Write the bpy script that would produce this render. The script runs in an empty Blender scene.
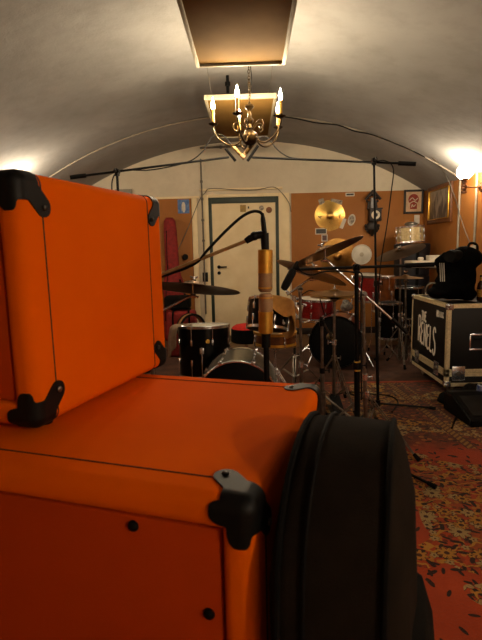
import bpy, bmesh, math, random
from mathutils import Vector, Matrix, Euler, noise
random.seed(7)
PI = math.pi
V = Vector
scene = bpy.context.scene
COL = scene.collection

# ------------------------------------------------------------------ camera
F = 480.0
CAM = V((0.06, 0.0, 1.30))
_yaw = math.atan(11 / 480); _pit = math.atan(70 / 480); _roll = math.radians(1.35)
FW = V((-math.sin(_yaw) * math.cos(_pit), math.cos(_yaw) * math.cos(_pit), -math.sin(_pit)))
_r0 = V((math.cos(_yaw), math.sin(_yaw), 0)); _u0 = _r0.cross(FW)
RT = _r0 * math.cos(_roll) - _u0 * math.sin(_roll)
UP = _u0 * math.cos(_roll) + _r0 * math.sin(_roll)
def _ray(px, py): return FW + RT * ((px - 241) / F) + UP * ((320 - py) / F)
def A(px, py, Y):
    d = _ray(px, py); return CAM + d * ((Y - CAM.y) / d.y)
def AZ(px, py, Z):
    d = _ray(px, py); return CAM + d * ((Z - CAM.z) / d.z)
def AV(px, py):
    """point on the vault seen at a pixel"""
    d = _ray(px, py); t = 1.0
    while t < 12:
        p = CAM + d * t
        if abs(p.x) > 2.62 or p.z > 2.86 - 4.84 + math.sqrt(4.84 ** 2 - p.x ** 2): break
        t += .005
    return CAM + d * t
def AX(px, py, X):
    d = _ray(px, py); return CAM + d * ((X - CAM.x) / d.x)
cd = bpy.data.cameras.new('camera'); cam = bpy.data.objects.new('camera', cd); COL.objects.link(cam)
m = Matrix((RT, UP, -FW)).transposed().to_4x4(); m.translation = CAM
cam.matrix_world = m
cd.sensor_fit = 'VERTICAL'; cd.sensor_height = 36.0; cd.lens = F * 36.0 / 640.0
cd.clip_start = 0.02
cd.dof.use_dof = True; cd.dof.focus_distance = 4.5; cd.dof.aperture_fstop = 10.0
scene.camera = cam

# ------------------------------------------------------------------ materials
def lin(h):
    h = h.lstrip('#'); o = []
    for i in (0, 2, 4):
        c = int(h[i:i + 2], 16) / 255
        o.append(c / 12.92 if c <= .04045 else ((c + .055) / 1.055) ** 2.4)
    return o
class NT:
    """little node builder"""
    def __init__(s, name):
        s.mat = bpy.data.materials.new(name); s.mat.use_nodes = True
        s.t = s.mat.node_tree; s.n = s.t.nodes; s.l = s.t.links
        s.b = s.n['Principled BSDF']; s.out = s.n['Material Output']
    def new(s, typ, **kw):
        n = s.n.new(typ)
        for k, v in kw.items(): setattr(n, k, v)
        return n
    def put(s, sock, v):
        if hasattr(v, 'is_linked') or hasattr(v, 'links'): s.l.new(v, sock)
        else: sock.default_value = v
    def m(s, op, a, b=None, c=None, clamp=False):
        n = s.new('ShaderNodeMath', operation=op, use_clamp=clamp)
        for i, v in enumerate((a, b, c)):
            if v is not None: s.put(n.inputs[i], v)
        return n.outputs[0]
    def mix(s, f, a, b):
        n = s.new('ShaderNodeMix', data_type='RGBA')
        s.put(n.inputs[0], f)
        for k, v in ((6, a), (7, b)):
            s.put(n.inputs[k], v if not isinstance(v, (list, tuple)) else (list(v) + [1])[:4])
        return n.outputs[2]
    def coord(s, which='Object', scale=None):
        o = s.new('ShaderNodeTexCoord').outputs[which]
        if scale:
            mp = s.new('ShaderNodeMapping'); mp.inputs['Scale'].default_value = scale
            s.l.new(o, mp.inputs[0]); o = mp.outputs[0]
        return o
    def noise(s, scale, detail=3, vec=None, rough=.5):
        n = s.new('ShaderNodeTexNoise'); n.inputs['Scale'].default_value = scale
        n.inputs['Detail'].default_value = detail; n.inputs['Roughness'].default_value = rough
        s.l.new(vec if vec else s.coord(), n.inputs['Vector']); return n.outputs['Fac']
    def ramp(s, v, lo, hi):
        n = s.new('ShaderNodeMapRange', clamp=True)
        s.put(n.inputs[0], v); n.inputs[1].default_value = lo; n.inputs[2].default_value = hi
        return n.outputs[0]
    def bump(s, h, strength=.3, dist=.002):
        n = s.new('ShaderNodeBump'); n.inputs['Strength'].default_value = strength; n.inputs['Distance'].default_value = dist
        s.put(n.inputs['Height'], h); s.l.new(n.outputs[0], s.b.inputs['Normal'])
    def base(s, c):
        s.put(s.b.inputs['Base Color'], c if not isinstance(c, (list, tuple)) else (list(c) + [1])[:4])
MATS = {}
def mat(name, col, rough=.6, metal=0.0, col2=None, nscale=12, bump=0.0, bscale=60, bdist=.002, spec=.5, emis=0, ecol=None, trans=0, coat=0, sheen=0, detail=4):
    """general procedural surface: two tones mixed by noise, optional fine bump"""
    t = NT(name); c = lin(col) if isinstance(col, str) else list(col)
    c2 = lin(col2) if isinstance(col2, str) else ([x * .8 for x in c] if col2 is None else list(col2))
    f = t.ramp(t.noise(nscale, detail), .35, .68)
    t.base(t.mix(f, c, c2))
    t.b.inputs['Roughness'].default_value = rough; t.b.inputs['Metallic'].default_value = metal
    t.b.inputs['Specular IOR Level'].default_value = spec
    if bump: t.bump(t.noise(bscale, 2), bump, bdist)
    if emis:
        t.b.inputs['Emission Color'].default_value = (list(lin(ecol)) if ecol else c) + [1]
        t.b.inputs['Emission Strength'].default_value = emis
    if trans: t.b.inputs['Transmission Weight'].default_value = trans
    if coat: t.b.inputs['Coat Weight'].default_value = coat; t.b.inputs['Coat Roughness'].default_value = .1
    if sheen: t.b.inputs['Sheen Weight'].default_value = sheen
    MATS[name] = t.mat; return t.mat

def tolex(name, c1, c2):
    t = NT(name)
    co = t.coord()
    f = t.ramp(t.noise(3, 5), .35, .7)
    t.base(t.mix(f, lin(c1), lin(c2)))
    t.b.inputs['Roughness'].default_value = .7; t.b.inputs['Specular IOR Level'].default_value = .01
    v = t.new('ShaderNodeTexVoronoi'); v.inputs['Scale'].default_value = 420; t.l.new(co, v.inputs['Vector'])
    h = t.m('ADD', v.outputs['Distance'], t.m('MULTIPLY', t.noise(25, 3), 1.5))
    t.bump(h, .22, .001)
    return t.mat
ORANGE = tolex('orange_tolex', '#e06002', '#d45701')
ORANGE2 = tolex('orange_red_tolex', '#aa3a0a', '#9e3408')
BLACKPL = mat('black_plastic', '#0e0d0c', .5, spec=.18, bump=.1, bscale=300, bdist=.0006)
RUBBER = mat('black_rubber', '#090808', .8, spec=.15)
CHROME = mat('chrome', '#eef3fa', .24, .95, '#d8dde4', 20)
DULLCHROME = mat('worn_chrome', '#948f87', .32, .9, '#726d66', 25)
STEELDARK = mat('dark_steel', '#2b2927', .42, .7)
BLACKMETAL = mat('black_powder_coat', '#070707', .5, 0.0, spec=.15)
GOLDMIC = mat('satin_gold', '#e0ab48', .42, .75, '#cf9938', 30)
MESHGOLD = mat('gold_wire_mesh', '#b8946a', .6, .3, '#8f7050', 900, bump=.8, bscale=900, bdist=.001)
BRASS = mat('aged_brass', '#4c3a1d', .42, .9, '#322411', 40)
def cymbal_mat(name, c1, c2, rough=.3):
    t = NT(name)
    co = t.coord(); sep = t.new('ShaderNodeSeparateXYZ'); t.l.new(co, sep.inputs[0])
    r = t.m('SQRT', t.m('ADD', t.m('MULTIPLY', sep.outputs[0], sep.outputs[0]), t.m('MULTIPLY', sep.outputs[1], sep.outputs[1])))
    w = t.m('SINE', t.m('MULTIPLY', r, 900))
    f = t.ramp(t.noise(9, 5), .3, .7)
    t.base(t.mix(f, lin(c1), lin(c2)))
    t.b.inputs['Metallic'].default_value = 1; t.b.inputs['Roughness'].default_value = rough
    t.bump(t.m('ADD', w, t.m('MULTIPLY', t.noise(30, 2), 3)), .12, .0006)
    return t.mat
CYM = cymbal_mat('bronze_cymbal', '#a97f45', '#86602f')
CYMDARK = cymbal_mat('dark_bronze_cymbal', '#6b5136', '#4f3a26', .36)
CYMGOLD = cymbal_mat('bright_gold_cymbal', '#d2ad62', '#bb9249', .27)
REDSPARK = mat('red_lacquer_shell', '#7d1210', .28, 0, '#5e0b0a', 60, coat=.6)
BLACKSHELL = mat('black_lacquer_shell', '#050505', .3, 0, '#030303', 30, spec=.18)
AMBER = mat('amber_wood_shell', '#7c4416', .3, 0, '#5a2e0f', 20, coat=.5)
GREYSHELL = mat('silver_grey_shell', '#6f6c60', .35, .3, '#5b584e', 40, coat=.3)
CREAMSHELL = mat('cream_pearl_shell', '#cdb98c', .3, 0, '#ac9667', 45, coat=.5)
HEADWHITE = mat('white_drum_skin', '#d9d3c4', .6, 0, '#c6bfae', 8)
HEADBLACK = mat('black_drum_skin', '#050505', .6, 0, '#030303', 8, spec=.15)
WHITEPAINT = mat('white_paint', '#cfc6b4', .6, 0, '#c2b8a4', 6)
REDFAB = mat('red_nylon', '#8a1b17', .8, 0, '#6b1310', 25, bump=.4, bscale=300)
BLACKFAB = mat('black_nylon', '#100f0d', .85, 0, '#0b0a09', 30, bump=.35, bscale=500, spec=.1)
BLACKFAB2 = mat('black_brushed_fabric', '#201913', .95, 0, '#18130e', 20, bump=.3, bscale=420, spec=.08)
JACKET = mat('black_jersey', '#040404', .95, 0, '#030303', 20, bump=.4, bscale=30, bdist=.006, spec=.05)
STRIPE = mat('white_stripe_fabric', '#cfcac2', .8)
TOWEL = mat('tan_towel', '#d6a055', .95, 0, '#c48e48', 30, bump=.6, bscale=180)
GREYTOWEL = mat('beige_grey_cloth', '#8f7d66', .95, 0, '#7b6a55', 30, bump=.6, bscale=180)
CREAMPAINT = mat('cream_gloss_paint', '#ead9b2', .55, 0, '#e0cda2', 5, spec=.3)
GREENPAINT = mat('dark_green_paint', '#26352a', .5, 0, '#1f2c23', 8)
PIPE = mat('painted_conduit', '#968e7e', .55, 0, '#857d6d', 14)
DARKPIPE = mat('grey_conduit', '#6e665a', .5, .2, '#5a5349', 14)
WOODDARK = mat('dark_walnut', '#1c0f07', .5, 0, '#120904', 22)
WOODMID = mat('stained_wood', '#6b4020', .45, 0, '#553118', 25)
GILT = mat('gilt_frame', '#c99a3c', .35, .8, '#a87a28', 30)
ALU = mat('brushed_aluminium', '#e6d8b0', .42, .45, '#cdbf98', 60)
CASEBLACK = mat('black_case_laminate', '#0a0908', .55, 0, '#070606', 30, bump=.15, bscale=250, spec=.3)
PAPERW = mat('white_paper', '#d4cdbf', .7, 0, '#c8c0b0', 30)
INK = mat('black_ink', '#17130f', .6)
LETTER = mat('white_stencil_paint', '#efe8da', .6, 0, '#dcd4c4', 60)
CLOTHCABLE = mat('black_cable_rubber', '#060606', .55, spec=.2)

# ------------------------------------------------------------------ geometry helpers
def finish(name, bm, material, parent=None, ang=40, smooth=True):
    me = bpy.data.meshes.new(name)
    bmesh.ops.recalc_face_normals(bm, faces=bm.faces)
    bm.to_mesh(me); bm.free()
    if material: me.materials.append(material)
    if smooth:
        me.polygons.foreach_set('use_smooth', [True] * len(me.polygons))
        me.set_sharp_from_angle(angle=math.radians(ang))
    o = bpy.data.objects.new(name, me); COL.objects.link(o)
    if parent: o.parent = parent
    return o
def tag(o, label, cat, group=None, kind=None):
    o['label'] = label; o['category'] = cat
    if group: o['group'] = group
    if kind: o['kind'] = kind
    return o
def thing(name, label, cat, loc=(0, 0, 0), rot=(0, 0, 0), group=None):
    o = bpy.data.objects.new(name, None); COL.objects.link(o)
    o.empty_display_size = .05
    o.location = loc; o.rotation_euler = rot
    return tag(o, label, cat, group)
def struct(name, bm, material, **k):
    o = finish(name, bm, material, **k); o['kind'] = 'structure'; return o
def inst(src, parent, loc=None, rot=None):
    """copy of a part sharing its mesh"""
    o = src.copy(); COL.objects.link(o); o.parent = parent
    if loc is not None: o.location = loc
    if rot is not None: o.rotation_euler = rot
    for ch in src.children:
        inst(ch, o)
    return o
def copy_tree(src, loc, rot=None, label=None):
    r = src.copy(); COL.objects.link(r); r.location = loc
    if rot is not None: r.rotation_euler = rot
    if label: r['label'] = label
    for ch in src.children: inst(ch, r)
    return r
NB = bmesh.new
def box(bm, lo, hi, bev=0.0, seg=2):
    lo, hi = V(lo), V(hi)
    vs = bmesh.ops.create_cube(bm, size=1)['verts']
    for v in vs: v.co = V(((lo[i] + hi[i]) / 2 + v.co[i] * (hi[i] - lo[i])) for i in range(3))
    if bev:
        es = list({e for v in vs for e in v.link_edges})
        bmesh.ops.bevel(bm, geom=es, offset=bev, segments=seg, profile=.5, affect='EDGES')
    return bm
def boxo(name, lo, hi, material, parent=None, bev=.003, seg=2):
    return finish(name, box(NB(), lo, hi, bev, seg), material, parent)
def catmull(pts, sub=6):
    pts = [V(p) for p in pts]
    if len(pts) < 3: return pts
    P = [pts[0] * 2 - pts[1]] + pts + [pts[-1] * 2 - pts[-2]]
    out = []
    for i in range(1, len(P) - 2):
        a, b, c, d = P[i - 1], P[i], P[i + 1], P[i + 2]
        for k in range(sub):
            t = k / sub
            out.append(.5 * ((2 * b) + (c - a) * t + (2 * a - 5 * b + 4 * c - d) * t * t + (3 * b - a - 3 * c + d) * t ** 3))
    out.append(pts[-1]); return out
def tube(bm, pts, r, n=8, smooth=0, closed=False):
    """r: number or list of radii"""
    pts = [V(p) for p in pts]
    if smooth: pts = catmull(pts, smooth)
    k = len(pts)
    if isinstance(r, (int, float)): rad = [r] * k
    else:
        rad = []
        for i in range(k):
            f = i * (len(r) - 1) / max(k - 1, 1); q = min(int(f), len(r) - 2)
            rad.append(r[q] + (r[q + 1] - r[q]) * (f - q))
    rings = []; ref = None
    for i, p in enumerate(pts):
        if closed: d = pts[(i + 1) % k] - pts[i - 1]
        else: d = pts[min(i + 1, k - 1)] - pts[max(i - 1, 0)]
        d = d.normalized() if d.length > 1e-9 else V((0, 0, 1))
        if ref is None: ref = d.orthogonal().normalized()
        ref = (ref - d * ref.dot(d))
        ref = ref.normalized() if ref.length > 1e-6 else d.orthogonal().normalized()
        b = d.cross(ref)
        rings.append([bm.verts.new(p + (ref * math.cos(2 * PI * j / n) + b * math.sin(2 * PI * j / n)) * rad[i]) for j in range(n)])
    for i in range(k if closed else k - 1):
        a, b = rings[i], rings[(i + 1) % k]
        for j in range(n): bm.faces.new((a[j], a[(j + 1) % n], b[(j + 1) % n], b[j]))
    if not closed:
        bm.faces.new(rings[0][::-1]); bm.faces.new(rings[-1])
    return bm
def tubeo(name, pts, r, material, parent=None, n=8, smooth=0, closed=False):
    return finish(name, tube(NB(), pts, r, n, smooth, closed), material, parent)
def cyl(bm, p0, p1, r0, r1=None, n=16):
    return tube(bm, [p0, p1], [r0, r0 if r1 is None else r1], n)
def cylo(name, p0, p1, r, material, parent=None, r1=None, n=16):
    return finish(name, cyl(NB(), p0, p1, r, r1, n), material, parent)
def lathe(bm, prof, n=32, M=None, closed=False):
    M = M or Matrix.Identity(4); rings = []
    for r, z in prof:
        if r < 1e-6: rings.append([bm.verts.new(M @ V((0, 0, z)))])
        else: rings.append([bm.verts.new(M @ V((r * math.cos(2 * PI * j / n), r * math.sin(2 * PI * j / n), z))) for j in range(n)])
    prs = list(zip(rings, rings[1:])) + ([(rings[-1], rings[0])] if closed else [])
    for a, b in prs:
        for j in range(n):
            q = [a[j % len(a)], a[(j + 1) % len(a)], b[(j + 1) % len(b)], b[j % len(b)]]
            u = []
            for v in q:
                if v not in u: u.append(v)
            if len(u) > 2: bm.faces.new(u)
    return bm
def latheo(name, prof, material, parent=None, n=32, M=None, closed=False, ang=35):
    return finish(name, lathe(NB(), prof, n, M, closed), material, parent, ang)
def sph(bm, c, r, n=16, M=None):
    r3 = (r, r, r) if isinstance(r, (int, float)) else r
    vs = bmesh.ops.create_uvsphere(bm, u_segments=n, v_segments=max(6, n // 2), radius=1)['verts']
    for v in vs:
        p = V((v.co[i] * r3[i] for i in range(3)))
        if M: p = M @ p
        v.co = p + V(c)
    return bm
def align(d, p=(0, 0, 0)):
    """matrix whose z axis runs along d"""
    z = V(d).normalized(); x = V((1, 0, 0)); x = x - z * x.dot(z)
    if x.length < .05: x = V((0, 1, 0)) - z * z.y
    x.normalize(); m = Matrix((x, z.cross(x), z)).transposed().to_4x4(); m.translation = V(p); return m
def blob(name, bm, material, parent, voxel=.012, it=6, disp=0.0, dscale=8, fac=.5):
    """fuse the rough volumes in bm into one soft skin"""
    me = bpy.data.meshes.new(name); bm.to_mesh(me); bm.free()
    o = bpy.data.objects.new(name, me); COL.objects.link(o)
    r = o.modifiers.new('r', 'REMESH'); r.mode = 'VOXEL'; r.voxel_size = voxel
    s = o.modifiers.new('s', 'SMOOTH'); s.iterations = it; s.factor = fac
    dg = bpy.context.evaluated_depsgraph_get()
    nm = bpy.data.meshes.new_from_object(o.evaluated_get(dg)); o.modifiers.clear(); o.data = nm; bpy.data.meshes.remove(me)
    if disp:
        nor = [v.normal.copy() for v in nm.vertices]
        for v, nn in zip(nm.vertices, nor):
            k = noise.noise(v.co * dscale) + .5 * noise.noise(v.co * dscale * 2.3)
            v.co += nn * k * disp
    nm.name = name; nm.materials.clear(); nm.materials.append(material)
    nm.polygons.foreach_set('use_smooth', [True] * len(nm.polygons))
    if parent: o.parent = parent
    return o
# ------------------------------------------------------------------ the room
BY = 7.27; FY = -2.6; HW = 2.62; APEX = 2.86; RAD = 4.84
def vz(x): return APEX - RAD + math.sqrt(RAD * RAD - x * x)
def plaster(name, c1, c2, c3):
    t = NT(name); co = t.coord()
    f = t.ramp(t.noise(1.1, 6), .38, .66); g = t.ramp(t.noise(5, 5, rough=.65), .45, .75)
    t.base(t.mix(t.m('MULTIPLY', g, .4), t.mix(f, lin(c1), lin(c2)), lin(c3)))
    t.b.inputs['Roughness'].default_value = .8; t.b.inputs['Specular IOR Level'].default_value = .25
    t.bump(t.m('ADD', t.noise(6, 4), t.m('MULTIPLY', t.noise(70, 2), .15)), .35, .02)
    return t.mat
VAULT = plaster('ceiling_plaster', '#92918e', '#858481', '#716f6c')
PLASTER = plaster('wall_plaster', '#d2c8b2', '#c7bda6', '#b4aa94')
def board(name, c1, c2):
    t = NT(name)
    f = t.ramp(t.noise(2.2, 6, rough=.6), .3, .7); g = t.ramp(t.noise(260, 1), .4, .7)
    t.base(t.mix(t.m('MULTIPLY', g, .35), t.mix(f, lin(c1), lin(c2)), [x * .6 for x in lin(c2)]))
    t.b.inputs['Roughness'].default_value = .62; t.b.inputs['Specular IOR Level'].default_value = .3
    return t.mat
BOARD = board('brown_fibreboard', '#a96f35', '#99602a')
CORK = mat('tan_acoustic_felt', '#7b5e30', .95, 0, '#6e5329', 4, bump=.2, bscale=200, spec=.05)

bm = NB(); n = 48
prof = [(-HW + 2 * HW * i / n) for i in range(n + 1)]
inn = [[bm.verts.new((x, y, vz(x))) for x in prof] for y in (FY - .1, BY + .1)]
out = [[bm.verts.new((x * 1.05, y, vz(x) + .14)) for x in prof] for y in (FY - .1, BY + .1)]
for i in range(n):
    bm.faces.new((inn[0][i], inn[0][i + 1], inn[1][i + 1], inn[1][i]))
    bm.faces.new((out[0][i], out[1][i], out[1][i + 1], out[0][i + 1]))
    for k in (0, 1): bm.faces.new((inn[k][i], out[k][i], out[k][i + 1], inn[k][i + 1]))
for i in (0, n): bm.faces.new((inn[0][i], inn[1][i], out[1][i], out[0][i]))
struct('ceiling', bm, VAULT, ang=60)
def endwall(name, y0, y1):
    bm = NB(); P = [(-HW - .12, -.1), (HW + .12, -.1)] + [(x * 1.0458, vz(x) + .02) for x in reversed(prof)]
    r = [[bm.verts.new((x, y, z)) for x, z in P] for y in (y0, y1)]
    bm.faces.new(r[0]); bm.faces.new(r[1][::-1])
    for i in range(len(P)): bm.faces.new((r[0][i], r[0][(i + 1) % len(P)], r[1][(i + 1) % len(P)], r[1][i]))
    struct(name, bm, PLASTER, smooth=False)
endwall('wall_back', BY, BY + .1); endwall('wall_front', FY - .1, FY)
zs = vz(HW)
struct('wall_left', box(NB(), (-HW - .1, FY, -.1), (-HW, BY, zs + .02)), BOARD, smooth=False)
struct('wall_right', box(NB(), (HW, FY, -.1), (HW + .1, BY, zs + .02)), BOARD, smooth=False)
FLOORM = board('brown_linoleum', '#6d5235', '#5d452c')
struct('floor', box(NB(), (-HW - .1, FY - .1, -.1), (HW + .1, BY + .1, 0)), FLOORM, smooth=False)

# board cladding of the back wall, left and right of the door
DL, DR = A(203, 250, BY).x, A(289.5, 250, BY).x           # casing outer edges
struct('wall_board_left', box(NB(), (-HW, BY - .018, 0.1), (A(193, 250, BY).x, BY, 2.07), .002), BOARD)
struct('wall_board_right', box(NB(), (A(291.5, 250, BY).x, BY - .018, 0.1), (HW, BY, 2.105), .002), BOARD)
struct('trim_1', box(NB(), (-HW, BY - .03, 2.07), (A(201, 250, BY).x, BY, 2.10), .003), CREAMPAINT)
xl = A(193.5, 250, BY).x
struct('trim_2', box(NB(), (xl, BY - .035, 0), (xl + .075, BY, 2.07), .003), CREAMPAINT)
struct('baseboard_back', box(NB(), (DR, BY - .022, 0), (HW, BY, .1), .004), WOODDARK)
struct('baseboard_right', box(NB(), (HW - .02, FY, 0), (HW, BY - .022, .1), .004), WOODDARK)
struct('baseboard_left', box(NB(), (-HW, FY, 0), (-HW + .02, BY - .035, .1), .004), WOODDARK)

# door: cream casing, dark green lining, cream leaf
d = bpy.data.objects.new('door_1', None); COL.objects.link(d); d['kind'] = 'structure'
gl, gr = A(210, 250, BY).x, A(279, 250, BY).x
gt = A(243, 197.2, BY).z
bm = NB()
box(bm, (DL, BY - .04, 0), (gl, BY, gt + .045), .004); box(bm, (gr, BY - .04, 0), (DR, BY, gt + .045), .004)
box(bm, (gl, BY - .04, gt), (gr, BY, gt + .045), .004)
finish('door_casing', bm, CREAMPAINT, d)
struct('trim_3', box(NB(), (DL - .02, BY - .05, gt + .10), (DR - .1, BY, gt + .13), .004), CREAMPAINT)
bm = NB(); w = .045
box(bm, (gl, BY - .03, 0), (gl + w, BY - .002, gt), .003); box(bm, (gr - w, BY - .03, 0), (gr, BY - .002, gt), .003)
box(bm, (gl + w, BY - .03, gt - .085), (gr - w, BY - .002, gt), .003)
o = finish('door_lining', bm, GREENPAINT, d); o['label'] = 'dark green door lining'
finish('door_leaf', box(NB(), (gl + w + .004, BY - .024, .01), (gr - w - .004, BY - .002, gt - .088), .003), CREAMPAINT, d)
hp = A(219, 267, BY - .03)
bm = NB(); cyl(bm, hp + V((0, .006, 0)), hp + V((0, -.012, 0)), .026)
cyl(bm, hp, hp + V((0, -.05, 0)), .011); tube(bm, [hp + V((0, -.05, 0)), hp + V((.03, -.052, 0)), hp + V((.12, -.05, 0))], .011)
o = finish('door_handle', bm, BLACKMETAL, d); o['label'] = 'black lever handle'
o = cylo('lock_plate', hp + V((0, .006, -.09)), hp + V((0, -.01, -.09)), .026, BLACKMETAL, d)

# ------------------------------------------------------------------ wall lamps
GLOBE = mat('lit_opal_glass', '#fff2dc', .3, emis=31, ecol='#ffeacb', col2='#fff2dc')
GLOBE2 = mat('lit_opal_glass_bright', '#fff2dc', .3, emis=26, ecol='#ffeacb', col2='#fff2dc')
GLOBE_FILL = mat('fill_lamp_opal_glass', '#fff2dc', .3, emis=100, ecol='#ffeacb', col2='#fff2dc')  # strong glow for the added lamp behind the camera only
def lamp_tree(label, gpos, side, gm=None):
    r = thing('wall_lamp', label, 'wall lamp', (HW * side, gpos.y + .06, gpos.z - .15), group='globe wall lamps')
    g = gpos - V(r.location)
    st = V((g.x, g.y, 0)); s = side
    latheo('wall_plate', [(0, 0), (.05, 0), (.056, .008), (.05, .016), (.03, .022), (.022, .04), (0, .042)], WOODMID, r, 24, align((-s, 0, 0)))
    tubeo('arm', [(-.03 * s, 0, 0), (-.1 * s, g.y * .4, -.012), st + V((0, 0, -.0))], .009, WOODMID, r, 10, 5)
    pr = []
    for i in range(4):
        z = -.075 + i * .035; pr += [(.018, z), (.03, z + .005), (.03, z + .022), (.018, z + .028)]
    pr += [(.045, .068), (.05, .078), (0, .08)]
    latheo('turned_stem', [(0, -.078)] + pr, WOODMID, r, 20, Matrix.Translation(st))
    R = .082; pr = [(R * math.sin(t * PI / 20), -R * math.cos(t * PI / 20)) for t in range(2, 21)]; pr[-1] = (0, R)
    latheo('globe', [(0, pr[0][1])] + pr, gm or GLOBE, r, 28, Matrix.Translation(g))
    return r
lamp_tree('lit globe lamp on a turned wood bracket beside the gilt framed painting', AX(464.8, 172, 2.40), 1)
lamp_tree('lit globe lamp on the right wall nearest the camera', V((2.40, 1.5, 2.08)), 1, GLOBE2)
lamp_tree('lit globe lamp on the left wall beyond the orange cabinets', V((-2.40, 5.3, 1.99)), -1)

lamp_tree('added unseen globe lamp on the right wall behind the camera', V((2.40, -1.7, 2.08)), 1, GLOBE_FILL)  # unseen lamp added to brighten the orange cabinets from behind the camera

# ------------------------------------------------------------------ ceiling panels
def panel(label, y0, y1, x0, x1, z):
    r = thing('acoustic_panel', label, 'ceiling panel', ((x0 + x1) / 2, (y0 + y1) / 2, z), group='acoustic panels under the vault')
    hx, hy = (x1 - x0) / 2, (y1 - y0) / 2; f = .022
    finish('felt_infill', box(NB(), (-hx + f, -hy + f, .012), (hx - f, hy - f, .036), .003), CORK, r)
    FR = MATS.get('cream_batten') or mat('cream_batten', '#9a9078', .7, 0, '#8d836b', 8, spec=.1)
    bm = NB()
    for a, b in (((-hx, -hy, 0), (-hx + f, hy, .04)), ((hx - f, -hy, 0), (hx, hy, .04)), ((-hx + f, -hy, 0), (hx - f, -hy + f, .04)), ((-hx + f, hy - f, 0), (hx - f, hy, .04))):
        box(bm, a, b, .002)
    o = finish('frame', bm, FR, r); o['label'] = 'pale wooden frame'
    cx = (x0 + x1) / 2
    for sx in (-1, 1):
        for sy in (-1, 1):
            X = sx * hx * .8
            cylo('hanging_wire', (X, sy * hy * .8, .03), (X + sx * .04, sy * hy * .8, vz(cx + X + sx * .04) - z + .01), .0015, DARKPIPE, r, n=6)
    return r
panel('tan acoustic panel in a white frame, nearest, cut by the top edge of the photo', 2.04, 3.27, -.262, .306, 2.46)
panel('tan acoustic panel in a white frame hanging behind the candle chandelier', 4.2, 5.6, A(204, 99, 4.2).x, A(276.5, 98, 4.2).x, A(240, 99, 4.2).z)

# ------------------------------------------------------------------ pipes and cables on walls and vault
def pipe(name, label, pts, r, m, cat='pipe', clips=()):
    t = thing(name, label, cat, V(pts[0]))
    b = V(pts[0])
    tubeo('tube', [V(p) - b for p in pts], r, m, t, 10)
    for c in clips:
        p, dr = c
        cylo('pipe_clip', V(p) - b - V(dr) * .016, V(p) - b + V(dr) * .016, r * 1.7, m, t, n=10)
    return t
yc = 6.02
arch = []
xs = [-2.6 + 5.2 * i / 40 for i in range(41)]
def ay(x): return 5.83 + .065 * abs(x)
arch = [V((x, ay(x), vz(x) - .012)) for x in xs]
pipe('conduit', 'white conduit running across the vault from wall to wall', arch, .009, PIPE, 'pipe',
     [((x, ay(x), vz(x) - .012), (1, 0, -x / RAD)) for x in (-2.1, -1.7, -1.3, -.9, -.5, .5, .8, 1.2, 1.6, 2.0)])
pipe('conduit', 'white vertical conduit between the gilt framed painting and the globe lamp', [(2.605, yc, zs - .02), (2.605, yc, .1)], .013, PIPE, 'pipe')
pipe('conduit', 'white vertical conduit running down behind the right globe lamp', [(2.604, AX(475.5, 190, 2.6).y - .02, zs), (2.604, AX(475.5, 190, 2.6).y - .02, .1)], .014, PIPE, 'pipe')
x0 = A(203.5, 230, BY).x
pp = pipe('conduit', 'grey vertical pipe left of the cream door', [(x0, BY - .06, 2.62), (x0, BY - .06, .35)], .012, DARKPIPE, 'pipe', [((x0, BY - .06, z), (0, 0, 1)) for z in (2.3, 2.05, 1.75, 1.45, 1.2)])
p0, p1 = A(200, 148, BY - .03), A(246, 146, BY - .03)
pipe('conduit', 'short horizontal conduit high on the wall over the door', [p0, p1], .014, DARKPIPE, 'pipe', [(p0.lerp(p1, .45), (1, 0, 0))])
def cable(label, pts, r=.005, m=None, smooth=6, cat='cable', group=None):
    o = tubeo('cable', pts, r, m or CLOTHCABLE, None, 7, smooth); return tag(o, label, cat, group)
YB = BY - .055
cable('thin dark cable slung over the cream door', [A(176, 254, YB), A(188, 228, YB), A(199, 201, YB), A(205, 193, YB), A(211, 188.5, YB), A(240, 190, YB), A(258, 189.5, YB), A(273, 187, YB), A(281, 192, YB), A(289, 203, YB), A(291, 212, YB)], .006, DARKPIPE)
cable('black cable running along the arch beside the white conduit', [V((x, ay(x) - .025, vz(x) - dz)) for x, dz in ((.35, .02), (.6, .03), (.85, .045), (1.1, .02), (1.3, .04), (1.5, .02), (1.8, .022), (2.0, .02), (2.15, .022))], .007)
cable('thin brown flex hanging beside the gilt framed painting and down the right wall', [AV(432, 157) + V((0, -.03, -.012)), AV(438, 162) + V((0, 0, -.012)), AV(443, 168) + V((-.006, 0, -.014)), AV(448, 175.5) + V((-.014, 0, -.016)), AX(454.5, 196, 2.596), AX(458, 208, 2.59), AX(464, 228, 2.59), AX(470, 243, 2.59)], .005, DARKPIPE)
hx0 = A(227.5, 80, 4.6)
hz1 = vz(hx0.x) + .005
pipe('hanger_rod', 'short dark iron rod hanging above the panel behind the chandelier', [(hx0.x, 4.6, hz1), (hx0.x, 4.6, A(228, 93, 4.6).z)], .014, BLACKMETAL, 'rod', [((hx0.x, 4.6, A(228, 84, 4.6).z), (0, 0, 1))])
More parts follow.
